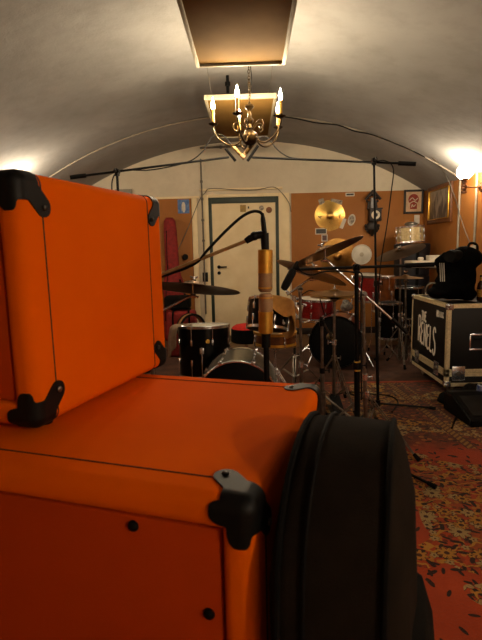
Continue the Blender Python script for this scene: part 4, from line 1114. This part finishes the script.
o.location = (pz.x, 5.2, .655); tag(o, 'crumpled silver grey cloth lying on top of the red bass drum', 'cloth')
# third kit, far right
Y = 5.95; zt = A(383, 277, Y).z; c = V((A(384, 290, Y).x, Y, zt - .21))
drum('floor_tom', 'amber tom standing between the small red tom and the black tom', c, (0, 0, 1), .125, .42, AMBER, HEADWHITE, HEADWHITE, 6, CHROME, (45, 165, 285), zf=.007, spin=.2)
Y = 5.52; zt = A(389, 303, Y).z; c = V((A(389.5, 320, Y).x, Y, zt - .2))
drum('floor_tom', 'small black floor tom right of the red bass drum', c, (0, 0, 1), .13, .40, BLACKSHELL, HEADBLACK, HEADBLACK, 6, CHROME, (90, 210, 330), zf=.007)
Y = 6.1; zt = A(408, 287, Y).z; c = V((A(407, 290, Y).x, Y, zt - .19))
drum('floor_tom', 'black floor tom in the corner under the small flat cymbal', c, (0, 0, 1), .19, .38, BLACKSHELL, HEADBLACK, HEADBLACK, 8, CHROME, (60, 180, 300), zf=.007)
Y = 6.72; cx_ = A(411.5, 262, Y).x; ztop = A(411, 243.5, Y).z
NAVY = mat('navy_fibre_case', '#0d0c16', .6, 0, '#09090e', 30, bump=.3, bscale=200)
hs = [.45, .45, ztop - .9]; z = 0; nm = ['round dark blue drum case on the floor, bottom of the stack in the corner', 'round dark blue drum case in the middle of the corner stack', 'round dark blue drum case on top of the stack, below the cream snare drum']
for i, h in enumerate(hs):
    t = thing('drum_case', nm[i], 'drum case', (cx_, Y, z), group='stacked round drum cases'); R = .235
    latheo('case_body', [(0, 0), (R - .01, 0), (R - .004, .008), (R - .004, h * .72), (0, h * .72)], NAVY, t, 40)
    latheo('case_lid', [(0, h * .70), (R, h * .70), (R + .004, h * .72), (R + .003, h - .012), (R - .012, h - .001), (0, h - .001)], NAVY, t, 40)
    bm = NB(); tube(bm, [(-.06, -R * .5, h * .999), (-.06, -R * .5, h + .0), (.06, -R * .5, h + .0), (.06, -R * .5, h * .999)], .0006, 5); bm.free()
    o = boxo('strap', (-.02, -R - .008, .02), (.02, -R - .001, h - .03), BLACKFAB, t, .002)
    z += h
c = V((A(410, 236, Y).x, Y, z + .122))
drum('snare_drum', 'cream snare drum with chrome rims on top of the round drum cases', c, (-.05, .02, 1), .172, .205, CREAMSHELL, HEADWHITE, HEADWHITE, 8, CHROME, None, spin=.1)
bm = NB(); 
o = latheo('drum_tray', [(0, 0), (.06, 0), (.09, .012), (.085, .03), (.05, .045), (0, .05)], mat('dull_chrome_dish', '#8d887f', .3, .8), None, 28); o.location = c + V((.01, 0, .122)); tag(o, 'small dark metal dish lying on the cream snare drum', 'dish')

# kick microphone stand in front of the red bass drum
Y = 3.5; kb = A(322, 322, Y)
K_, Kb = mic_stand('short chrome stand with wing clamps left of the hi-hat stand', (A(322.5, 420, Y).x, Y), kb, (100, 220, 340), (A(321, 318, Y - .12), A(331, 336, 4.55)), spread=.26, zc=.2, mt=DULLCHROME, cw=.06, cwr=.01, pr=.011)
r = thing('kick_microphone', 'small bronze microphone facing the black head of the red bass drum', 'microphone', A(331, 338, 4.55), group=None)
latheo('body', [(0, 0), (.02, 0), (.03, .03), (.036, .09), (.03, .12), (0, .13)], BRASS, r, 20, align((.1, 1, -.1)))
latheo('grille', [(0, .1), (.038, .1), (.038, .135), (.03, .15), (0, .152)], MESHGOLD, r, 20, align((.1, 1, -.1)))
latheo('clip', [(0, 0), (.01, 0), (.01, .05), (0, .05)], BLACKPL, r, 10, align((0, 0, 1)))
# chrome rack of clamps between the towel and the red drum
hw_ = thing('hardware_stand', 'chrome stand crowded with clamps between the tan towel and the red drum', 'stand', (A(294.5, 330, 4.45).x, 4.45, 0)); hwb = V(hw_.location)
legset(hw_, (20, 140, 262), .27, .30, 'double', DULLCHROME, FZ, .1)
zt_ = A(294, 296, 4.45).z
cylo('lower_pole', (0, 0, .04), (0, 0, .55), .013, STEELDARK, hw_); cylo('upper_pole', (0, 0, .55), (0, 0, zt_), .011, CHROME, hw_)
for i, (z_, sd_) in enumerate(((zt_ - .02, (1, -.4, 0)), (zt_ - .09, (-1, -.5, 0)), (zt_ - .2, (.8, -.6, 0)), (.55, (-.7, -.7, 0)), (.3, (1, -.2, 0)))): clampo(hw_, (0, 0, z_), .022, CHROME, sd_)
def hq(px, py, dy=0): return A(px, py, 4.45 + dy) - hwb
for pts in ([hq(287, 292, -.05), hq(294, 297), hq(301, 300, .02)], [hq(294, 303), hq(299, 310, -.08), hq(298, 318, -.08)], [hq(294, 312), hq(302, 322, -.06), hq(309, 321, 0)], [hq(294, 306), hq(289, 300, -.06), hq(288, 312, -.06)]):
    bm = NB(); tube(bm, pts, .008, 8, 4)
    for p in (pts[0], pts[-1]): sph(bm, p, .016, 10)
    finish('tom_arm', bm, CHROME, hw_)
bm = NB(); box(bm, (-.012, -.02, 0), (.012, .02, .12), .005)
for v in bm.verts: v.co = Matrix.Rotation(.25, 4, 'Y') @ v.co + hq(299, 318, -.1)
finish('clamp_block', bm, mat('ivory_nylon', '#c5bfae', .5), hw_)
# clip-on microphones over the red drums
def clip_mic(label, p, d_, L=.09):
    r = thing('clip_microphone', label, 'microphone', p, group='small drum microphones'); M_ = align(d_)
    latheo('body', [(0, 0), (.011, 0), (.014, L * .2), (.014, L * .6), (0, L * .6)], BLACKMETAL, r, 14, M_)
    latheo('grille', [(0, L * .6), (.018, L * .62), (.022, L * .8), (.016, L), (0, L)], CHROME, r, 14, M_)
    bm = NB(); box(bm, (-.012, -.012, -.05), (.012, .012, .01), .003); finish('clip', bm, CHROME, r)
clip_mic('small microphone clipped at the left rim of the red drum', A(296, 303, 5.45), (1, .3, -.3), .13)
clip_mic('small microphone clipped at the rim of the small red tom', A(352, 276, 5.12), (.8, .4, -.5), .08)
cable('thin black cable arching over the red drum', [A(297, 300, 5.45), A(303, 294, 5.45), A(310, 290.5, 5.45), A(317, 293, 5.45), A(320, 299, 5.46), A(326, 320, 5.47)], .006)
# ------------------------------------------------------------------ flight case
tn, tf = AX(448.3, 305.5, 1.70), AX(412.8, 294.5, 1.70)
CX0, CX1, CY0, CY1 = 1.70, 2.50, tn.y, tf.y
ZT = (tn.z + tf.z) / 2; ZB = .105
fc = thing('flight_case', 'black flight case with aluminium edges and white stencil lettering on casters', 'flight case', (CX0, CY0, 0))
W, D = CX1 - CX0, CY1 - CY0; zs_ = ZB + .115
boxo('base_tray', (.004, .004, ZB), (W - .004, D - .004, zs_), CASEBLACK, fc, .003)
boxo('lid', (.004, .004, zs_ + .003), (W - .004, D - .004, ZT - .004), CASEBLACK, fc, .003)
e = .030; tk = .004
def edge(a, b, s1, s2):
    """L-shaped extrusion along a-b; s1, s2 directions of its two flanges"""
    a, b, s1, s2 = V(a), V(b), V(s1), V(s2); bm = NB()
    def slab(u, w_):
        q = [a - u * 0 - w_ * tk, b - w_ * tk, b - w_ * tk + u * e, a - w_ * tk + u * e]
        lo = V((min(p[i] for p in q) for i in range(3))); hi = V((max(p[i] for p in q) for i in range(3)))
        for i in range(3):
            if w_[i] != 0: lo[i] = min(a[i], a[i] - w_[i] * tk); hi[i] = max(a[i], a[i] - w_[i] * tk) + 1e-4
        box(bm, lo, hi, .001, 1)
    slab(s1, s2); slab(s2, s1)
    return finish('edge_trim', bm, ALU, fc, smooth=False)
X, Yv, Z = V((1, 0, 0)), V((0, 1, 0)), V((0, 0, 1))
for x, sx in ((0, X), (W, -X)):
    edge((x, 0, ZT), (x, D, ZT), sx, -Z); edge((x, 0, ZB), (x, D, ZB), sx, Z)
    edge((x, 0, zs_), (x, D, zs_), sx, -Z); edge((x, 0, zs_ + .004), (x, D, zs_ + .004), sx, Z)
    for y, sy in ((0, Yv), (D, -Yv)): edge((x, y, ZB), (x, y, ZT), sx, sy)
for y, sy in ((0, Yv), (D, -Yv)):
    edge((0, y, ZT), (W, y, ZT), sy, -Z); edge((0, y, ZB), (W, y, ZB), sy, Z)
    edge((0, y, zs_), (W, y, zs_), sy, -Z); edge((0, y, zs_ + .004), (W, y, zs_ + .004), sy, Z)
src = None
for x, sx in ((0, 1), (W, -1)):
    for y, sy in ((0, 1), (D, -1)):
        for z, sz in ((ZB, 1), (ZT, -1)):
            if src is None:
                bm = NB(); sph(bm, (.008, .008, .008), .021, 16)
                for k in range(3):
                    hi = [.045, .045, .045]; hi[k] = -.001; lo = [0, 0, 0]; lo[k] = -.006; box(bm, lo, hi, .002)
                src = finish('ball_corner', bm, CHROME, fc); c_ = src
            else: c_ = src.copy(); COL.objects.link(c_); c_.parent = fc
            c_.location = (x, y, z); c_.scale = (sx, sy, sz)
def latch(p, u, nrm_):
    """butterfly latch: u along the seam, nrm_ out of the face"""
    p, u, w_ = V(p), V(u), V(nrm_); M_ = Matrix((u, Z, w_)).transposed().to_4x4(); M_.translation = p; bm = NB()
    vs = NB(); box(vs, (-.055, -.06, 0), (.055, .06, .004), .004); 
    for v in vs.verts: v.co = M_ @ v.co
    l_ = finish('latch', vs, CHROME, fc)
    bm = NB(); cyl(bm, M_ @ V((0, 0, .003)), M_ @ V((0, 0, .012)), .02, n=16); tube(bm, [M_ @ V((-.03, 0, .012)), M_ @ V((.03, 0, .012))], .005, 6); box(bm, (0, 0, 0), (0, 0, 0)) if False else None
    finish('latch_wing', bm, DULLCHROME, l_)
latch((-.0055, D * .22, zs_), (0, -1, 0), (-1, 0, 0)); latch((-.0055, D * .78, zs_), (0, -1, 0), (-1, 0, 0)); latch((W * .13, -.0055, zs_), (1, 0, 0), (0, -1, 0)); latch((W * .85, -.0055, zs_), (1, 0, 0), (0, -1, 0))
hx_ = W * .36; hz_ = A(480, 342, CY0).z
bm = NB()
for a, b in (((hx_ - .1, hz_ - .07), (hx_ + .1, hz_ - .056)), ((hx_ - .1, hz_ + .056), (hx_ + .1, hz_ + .07)), ((hx_ - .1, hz_ - .056), (hx_ - .088, hz_ + .056)), ((hx_ + .088, hz_ - .056), (hx_ + .1, hz_ + .056))): box(bm, (a[0], -.006, a[1]), (b[0], .005, b[1]), .002)
hd = finish('handle_dish', bm, CHROME, fc); 
bm = NB(); tube(bm, [(hx_ - .06, .0, hz_ + .03), (hx_ - .06, -.012, hz_ + .03), (hx_ + .06, -.012, hz_ + .03), (hx_ + .06, .0, hz_ + .03)], .007, 8); finish('handle_grip', bm, RUBBER, hd)
for x in (.1, W - .1):
    for y in (.12, D - .12):
        bm = NB(); box(bm, (x - .04, y - .04, ZB - .008), (x + .04, y + .04, ZB), .002)
        for s in (-1, 1): box(bm, (x + s * .026 - .002, y - .02, .045), (x + s * .026 + .002, y + .025, ZB - .006), .001)
        cs = finish('caster', bm, DULLCHROME, fc)
        cylo('wheel', (x - .02, y, FZ + .047), (x + .02, y, FZ + .047), .047, mat('pale_caster_wheel', '#8a8274', .6) if 'pale_caster_wheel' not in MATS else MATS['pale_caster_wheel'], cs, n=24)
# stencil lettering on the left face: u runs towards the near edge, v up
u0 = AX(418.2, 330, 1.70).y - CY0; u1 = AX(436.2, 330, 1.70).y - CY0
tw = u0 - u1
MF = Matrix(((0, 0, -1, 0), (-1, 0, 0, u0), (0, 1, 0, 0), (0, 0, 0, 1)))
mid = AX(427, 333, 1.70).z; 
G = {'R': [[(0, 0), (.02, 1)], [(.02, 1), (.5, .98), (.62, .78), (.45, .58), (.03, .52)], [(.25, .54), (.45, .25), (.62, -.02)]],
     'E': [[(.55, 1), (.1, .93), (.02, .75), (.18, .6), (.45, .56)], [(.2, .58), (.0, .35), (.06, .08), (.3, 0), (.6, .06)]],
     'N': [[(0, 0), (.04, 1)], [(.04, 1), (.55, 0)], [(.55, 0), (.6, 1)]],
     'L': [[(.05, 1), (.0, .03)], [(0, .03), (.55, .0)]],
     'S': [[(.6, .84), (.5, .98), (.2, .98), (.05, .8), (.2, .6), (.48, .44), (.58, .2), (.4, .0), (.12, .02), (.0, .18)]],
     'T': [[(0, 1), (.7, .97)], [(.34, .98), (.32, 0)]], 'H': [[(.02, 0), (.04, 1)], [(.56, 0), (.58, 1)], [(.03, .5), (.57, .52)]],
     'D': [[(0, 0), (0, 1)], [(0, 1), (.4, .95), (.56, .5), (.4, .05), (0, 0)]], 'O': [[(.28, 0), (.04, .2), (.0, .5), (.06, .82), (.28, 1), (.5, .8), (.56, .5), (.5, .2), (.28, 0)]],
     'M': [[(0, 0), (.03, 1)], [(.03, 1), (.32, .35)], [(.32, .35), (.6, 1)], [(.6, 1), (.64, 0)]], 'I': [[(.05, 0), (.05, 1)]], 'K': [[(0, 0), (0, 1)], [(.55, 1), (.02, .45)], [(.15, .55), (.6, 0)]]}
def word(name, txt, x0, x1, zf_, w_, parent):
    wid = [.25 if ch_ == 'I' else .82 for ch_ in txt]; tot = sum(wid); x = 0; L = []
    for i, ch_ in enumerate(txt):
        sx = (x1 - x0) / tot; zb_, zt_ = zf_(i / max(len(txt) - 1, 1))
        for ln in G[ch_]: L.append([(x0 + (x + p[0]) * sx, zb_ + p[1] * (zt_ - zb_)) for p in ln])
        x += wid[i]
    return strokes(name, L, MF @ Matrix.Translation((0, 0, -.0035)), w_, LETTER, parent, .001)
zc_ = mid
hh_ = .27
word('lettering', 'RENELS', 0.0, tw, lambda f: (zc_ - .115 - .05 * f, zc_ + (.135 if f == 0 else .085 - .01 * f) ), tw * .052, fc)
word('lettering', 'THE', tw * .17, tw * .46, lambda f: (zc_ + .10, zc_ + .19), tw * .042, fc)
s0_, s1_ = u0 - (AX(436.5, 314, 1.70).y - CY0), u0 - (AX(443.5, 316, 1.70).y - CY0); zq = AX(440, 314.5, 1.70).z
word('lettering', 'DOMINIK', s0_, s1_, lambda f: (zq - .025, zq + .025), .014, fc)

# ------------------------------------------------------------------ on and around the flight case
Yj = CY0 + .30
def jp(px, py, dy=0): return A(px, py, Yj + dy)
bm = NB()
def ell(px, py, rx, rz, ry=.12, dy=0, rot=0):
    c_ = jp(px, py, dy); k = Yj / 480
    sph(bm, c_, (rx * k, ry, rz * k), 16, None if not rot else Matrix.Rotation(rot, 3, 'Y').to_4x4())
ell(457, 273, 14, 23, .15); ell(466, 258, 15, 12, .14); ell(453, 288, 20, 10, .17); ell(467, 276, 8, 20, .12); ell(446, 268, 9, 16, .10); ell(441, 262, 5.5, 6, .08); ell(452, 281, 16, 12, .15); ell(466, 262, 9, 14, .1)
ell(440, 292, 12, 5, .13, -.02); ell(462, 292, 13, 6, .15)
zt_ = ZT + .012
for v in bm.verts: v.co.z = max(v.co.z, zt_)
jk = blob('jacket', bm, JACKET, None, .011, 4, .012, 9); jk.name = 'jacket'
zmin = min(v.co.z for v in jk.data.vertices)
for v in jk.data.vertices: v.co.z += (ZT + .001 - zmin) * max(0, 1 - (v.co.z - zmin) / .06)
tag(jk, 'black jacket with three white sleeve stripes heaped on the flight case', 'jacket')
cR = jp(452, 257); dR = jp(466, 255, .06)
bm = NB(); tube(bm, [jp(449.5, 256.5, -.14), jp(452, 256, -.10), jp(466, 257, .0)], [.05, .058, .05], 20)
o = finish('rolled_sleeve', bm, BLACKFAB, jk); 
from mathutils.bvhtree import BVHTree
bvh = BVHTree.FromObject(jk, bpy.context.evaluated_depsgraph_get())
def project_strip(px0, py0, px1, py1, wpx, name, mt, parent):
    bm = NB(); prev = None; N_ = 14
    for i in range(N_ + 1):
        f = i / N_; row = []
        for s in (-.5, .5):
            px, py = px0 + (px1 - px0) * f + s * wpx, py0 + (py1 - py0) * f
            d_ = _ray(px, py).normalized(); hit = bvh.ray_cast(CAM, d_)
            p_ = hit[0] if hit[0] else jp(px, py)
            row.append(bm.verts.new(p_ - d_ * .004))
        if prev: bm.faces.new((prev[0], prev[1], row[1], row[0]))
        prev = row
    bmesh.ops.solidify(bm, geom=bm.faces[:], thickness=-.002)
    o = finish(name, bm, mt, parent); o['label'] = 'white sleeve stripe'
for k in range(3): project_strip(439.8 + k * 2.0, 263, 440.6 + k * 1.9, 281.5, 1.0, 'sleeve_stripe', STRIPE, jk)
# camera strap with a white tag on top of the jacket
st_ = thing('strap', 'black strap with a white tag on top of the black jacket', 'strap', jp(473, 246, -.02))
b0 = V(st_.location)
tubeo('band', [jp(468, 250, -.02) - b0, jp(469, 244.5, -.03) - b0, jp(473, 243, -.03) - b0, jp(477, 245.5, -.02) - b0, jp(477.5, 251, 0) - b0], .011, BLACKFAB, st_, 8, 5)
boxo('white_tag', jp(471.3, 250, -.05) - b0, jp(475, 245.5, -.03) - b0, PAPERW, st_, .003)
# bottle
bb = A(480.5, 298, CY0 + .26); bt = thing('bottle', 'brown bottle with a yellow label at the right end of the flight case', 'bottle', (bb.x, CY0 + .26, ZT + .001))
GL = mat('brown_bottle_glass', '#3a1c08', .12, 0, '#2e1606', 10, coat=.4)
latheo('glass', [(0, 0), (.03, 0), (.033, .006), (.033, .12), (.028, .15), (.014, .175), (.0125, .23), (0, .23)], GL, bt, 28)
o = latheo('label', [(.0336, .035), (.0336, .1), (.033, .1), (.033, .035)], mat('yellow_bottle_label', '#c08a24', .6, 0, '#8a5a16', 60), bt, 28, None, True); o['label'] = 'yellow paper label'
o = latheo('neck_label', [(.0145, .178), (.0135, .21), (.013, .21), (.0135, .178)], mat('yellow_neck_foil', '#b88a2c', .4, .4), bt, 20, None, True)
latheo('crown_cap', [(0, .238), (.012, .237), (.0145, .23), (.0145, .224), (0, .224)], GILT, bt, 20)
o = tubeo('headphones_band', [V((CX0 + .11, CY0 + .16, ZT + .02)), jp(426.5, 288, .06), jp(431, 284, .05), jp(438, 283, .05), jp(444, 285, .05)], .006, DULLCHROME, None, 8, 5) if False else None
cable('silver grey cable loop at the far left of the flight case top', [AZ(426, 296, ZT + .007), AZ(425.5, 291.5, ZT + .015) + V((0, -.0, 0)), A(427.5, 285.5, CY0 + .35), A(433, 283, CY0 + .33), A(440, 285, CY0 + .3)], .007, PIPE)

# shelf on the right wall
Ys = 6.0
a_, b_ = A(412, 264.5, Ys - .14), A(412, 258.7, Ys)
sh = thing('wall_shelf', 'cream shelf board fixed to the right wall behind the black jacket', 'shelf', (HW, Ys, a_.z))
x0_ = A(412.3, 262, Ys - .15).x + .0
boxo('shelf_board', (x0_ - HW, -.15, -.04), (-.001, .15, .04), WHITEPAINT, sh, .004)
bm = NB(); tube(bm, [(-.30, 0, -.045), (-.012, 0, -.25)], .016, 8); box(bm, (-.40, -.02, -.062), (-.002, .02, -.04), .002); box(bm, (-.03, -.02, -.3), (-.001, .02, -.062), .002); finish('wood_bracket', bm, WOODMID, sh)
bx0, bx1 = A(426, 258, Ys).x, A(438, 258, Ys).x; zt_s = a_.z + .0405
t = thing('small_box', 'small white box on the cream shelf', 'box', ((bx0 + bx1) / 2, Ys - .06, zt_s)); w_ = (bx1 - bx0) / 2
boxo('box_body', (-w_, -.06, 0), (w_, .06, .055), PAPERW, t, .003); boxo('box_lid', (-w_ - .002, -.062, .045), (w_ + .002, .062, .062), PAPERW, t, .002)
t = thing('cloth_roll', 'small white roll on the left end of the cream shelf', 'roll', (A(419, 258, Ys).x, Ys - .06, zt_s + .022)); o = latheo('roll', [(0, -.03), (.018, -.03), (.022, -.024), (.022, .024), (.018, .03), (0, .03)], PAPERW, t, 18, align((1, .1, 0)))

# black things on the floor at the right edge
p0_ = AZ(457.5, 417, .03); 
Yb = 3.55
bx_ = thing('floor_monitor', 'low black wedge box on the carpet at the right edge of the photo', 'speaker', (A(457, 420, 3.52).x, 3.3, FZ), (0, 0, math.radians(4)))
bm = NB(); P_ = [(0, 0, 0), (0, .42, 0), (0, .42, .15), (0, .30, .165), (0, 0, .06)]
l0 = [bm.verts.new(V(p)) for p in P_]; l1 = [bm.verts.new(V(p) + V((.5, 0, 0))) for p in P_]
bm.faces.new(l0[::-1]); bm.faces.new(l1)
for i in range(5): bm.faces.new((l0[i], l0[(i + 1) % 5], l1[(i + 1) % 5], l1[i]))
bmesh.ops.bevel(bm, geom=bm.edges[:], offset=.012, segments=3, affect='EDGES'); finish('box_shell', bm, BLACKMETAL, bx_)
nv = V((0, -.33, .95)).normalized()
bm = NB()
M_ = Matrix.Translation((.25, .15, .1125)) @ align(V((0, -.105, .30)).normalized().cross(V((0,0,0))) if False else V((0, -.33, .944)))
box(bm, (-.21, -.12, -.002), (.21, .12, .005), .003)
for v in bm.verts: v.co = M_ @ v.co
finish('grille', bm, STEELDARK, bx_)
bm = NB()
for (x, y, rx, ry, rz) in ((0, 0, .16, .11, .07), (.14, .02, .14, .1, .09), (.26, .03, .12, .1, .06), (-.1, .0, .08, .08, .03)): sph(bm, (x, y, rz * .7), (rx, ry, rz), 14)
for v in bm.verts: v.co.z = max(v.co.z, .0)
fb = blob('black_bag', bm, BLACKFAB, None, .012, 4, .015, 12); q_ = AZ(452, 404, .02)
fb.location = (q_.x + .08, CY0 - .16, FZ + .004); tag(fb, 'slumped black bag on the carpet under the near corner of the flight case', 'bag')
cn = thing('drink_can', 'small blue and white can beside the slumped black bag at the right edge', 'can', (A(479.5, 392, 3.68).x, 3.68, A(479, 398, 3.68).z - .05))
zc0 = cn.location.z - FZ
latheo('can_body', [(0, 0), (.025, 0), (.032, .008), (.033, .014), (.033, .1), (.027, .115), (0, .115)], mat('blue_white_can', '#8f9cb5', .3, .6, '#2f4f9a', 30), cn, 24); latheo('can_top', [(0, .116), (.024, .118), (.027, .115), (.022, .113)], CHROME, cn, 24)
cn.location.z = bx_.location.z + .17 if False else FZ
crate = thing('speaker_box', 'small black box standing at the right edge below the flight case', 'box', (cn.location.x, 3.74, FZ)); zk = A(479, 399, 3.68).z - FZ
boxo('box_shell', (-.02, -.12, 0), (.3, .09, zk), BLACKMETAL, crate, .01); boxo('grille', (.0, -.126, .02), (.28, -.118, zk - .02), STEELDARK, crate, .003)
cn.location.z = FZ + zk + .001; cn.location.x += .012
cable('black cable on the carpet by the low black box', [AZ(452, 428, .014), AZ(457, 415, .014), AZ(462, 411, .014), AZ(470, 407, .014), AZ(480, 406, .014)], .006)
cable('thin black cable snaking over the carpet beside the chrome stands', [AZ(392, 412, .014), AZ(398, 402, .014), AZ(390, 396, .014), AZ(372, 394, .014), AZ(350, 392, .014), AZ(338, 394, .014)], .006)

# ------------------------------------------------------------------ left corner behind the cabinets
Yg = 6.98
gb = thing('gig_bag', 'tall red gig bag leaning against the back wall left of the cream door', 'bag', (A(177, 330, Yg).x, Yg, 0))
bm = NB(); 
sec = [(0.0, .17, .085), (.05, .20, .10), (.35, .195, .10), (.6, .15, .095), (.8, .17, .09), (.95, .12, .075), (1.1, .10, .065), (1.6, .095, .06), (1.74, .085, .055), (1.79, .05, .03)]
rings = []
for z, hx, hy in sec:
    dx = -.06 * z / 1.79; dy = .12 * z / 1.79
    rings.append([bm.verts.new((dx + hx * math.copysign(abs(math.cos(a)) ** .75, math.cos(a)), dy + hy * math.copysign(abs(math.sin(a)) ** .75, math.sin(a)), z)) for a in [2 * PI * k / 20 for k in range(20)]])
for a, b in zip(rings, rings[1:]):
    for j in range(20): bm.faces.new((a[j], a[(j + 1) % 20], b[(j + 1) % 20], b[j]))
bm.faces.new(rings[0][::-1]); bm.faces.new(rings[-1]); 
finish('bag_body', bm, REDFAB, gb, 70)
bm = NB(); box(bm, (-.11, -.135, .12), (.12, -.07, .52), .03, 4); finish('front_pocket', bm, REDFAB, gb)
tubeo('zip', [(-.15, -.07, .3), (-.13, -.09, .62), (-.10, -.02, .95), (-.105, .03, 1.3), (-.1, .05, 1.6)], .006, BLACKFAB, gb, 6, 4)
o = tubeo('shoulder_strap', [(.16, -.07, .2), (.19, -.12, .4), (.17, -.11, .62), (.08, -.06, .9)], .014, BLACKFAB, gb, 8, 5); o['label'] = 'black strap'
bm = NB(); box(bm, (-.2, -.12, 0), (.2, .12, .57), .05, 4)
for v in bm.verts: v.co += V((.02 * noise.noise(v.co * 6), .02 * noise.noise(v.co * 6 + V((5, 0, 0))), 0)); v.co.x *= 1 - .25 * v.co.z
rb_ = thing('duffel_bag', 'low red bag with black straps behind the black floor tom', 'bag', (A(183, 330, 5.9).x, 5.9, .007)); 
bm2 = bm; finish('bag_body', bm2, REDFAB, rb_, 70)
for s in (-.1, .1): tubeo('carry_strap', [(s, -.125, .1), (s, -.13, .5), (s * .9, -.1, .572), (s * .9, .1, .572)], .012, BLACKFAB, rb_, 8, 3)
bg = boxo('padded_case', (-.19, -.1, 0), (.13, .1, .17), BLACKFAB, None, .04, 4); bg.location = (rb_.location.x - .02, 5.9, .592); tag(bg, 'small black padded case lying on the low red bag', 'case')
hb_ = thing('hoop', 'curved tan hoop with black edges leaning beside the low red bag', 'hoop', A(199, 312, 5.6), (0, math.radians(14), math.radians(35)))
hb_.location.z = .17 + .0; R0 = .17
hb_.location = (A(192, 312, 5.75).x, 5.62, .40)
def hoop_ring(name, ri, ro, y0, y1, mt):
    return latheo(name, [(ri, y0), (ro, y0), (ro, y1), (ri, y1)], mt, hb_, 40, Matrix.Rotation(PI / 2, 4, 'X'), True)
hoop_ring('wood_band', .15, .165, -.035, .035, mat('tan_bent_wood', '#a87b48', .5)); hoop_ring('black_edge', .148, .172, -.05, -.034, BLACKPL); hoop_ring('black_edge', .148, .172, .034, .05, BLACKPL)
kn = thing('wall_hook', 'black round knob on the brown board left of the cream door', 'hook', A(185.5, 257, WB))
latheo('knob', [(0, .06), (.03, .058), (.045, .045), (.045, .025), (.02, .015), (.02, 0)], BLACKPL, kn, 20, align((0, -1, 0)))

# ------------------------------------------------------------------ render look
w = bpy.data.worlds.new('world'); scene.world = w; w.use_nodes = True
w.node_tree.nodes['Background'].inputs[0].default_value = (.02, .017, .014, 1); w.node_tree.nodes['Background'].inputs[1].default_value = 1
vs = scene.view_settings
vs.view_transform = 'Standard'; vs.look = 'None'; vs.gamma = 1.0; vs.use_curve_mapping = False
vs.exposure = 2.18
scene.cycles.use_denoising = True
scene.cycles.max_bounces = 10; scene.cycles.diffuse_bounces = 6; scene.cycles.sample_clamp_indirect = 6
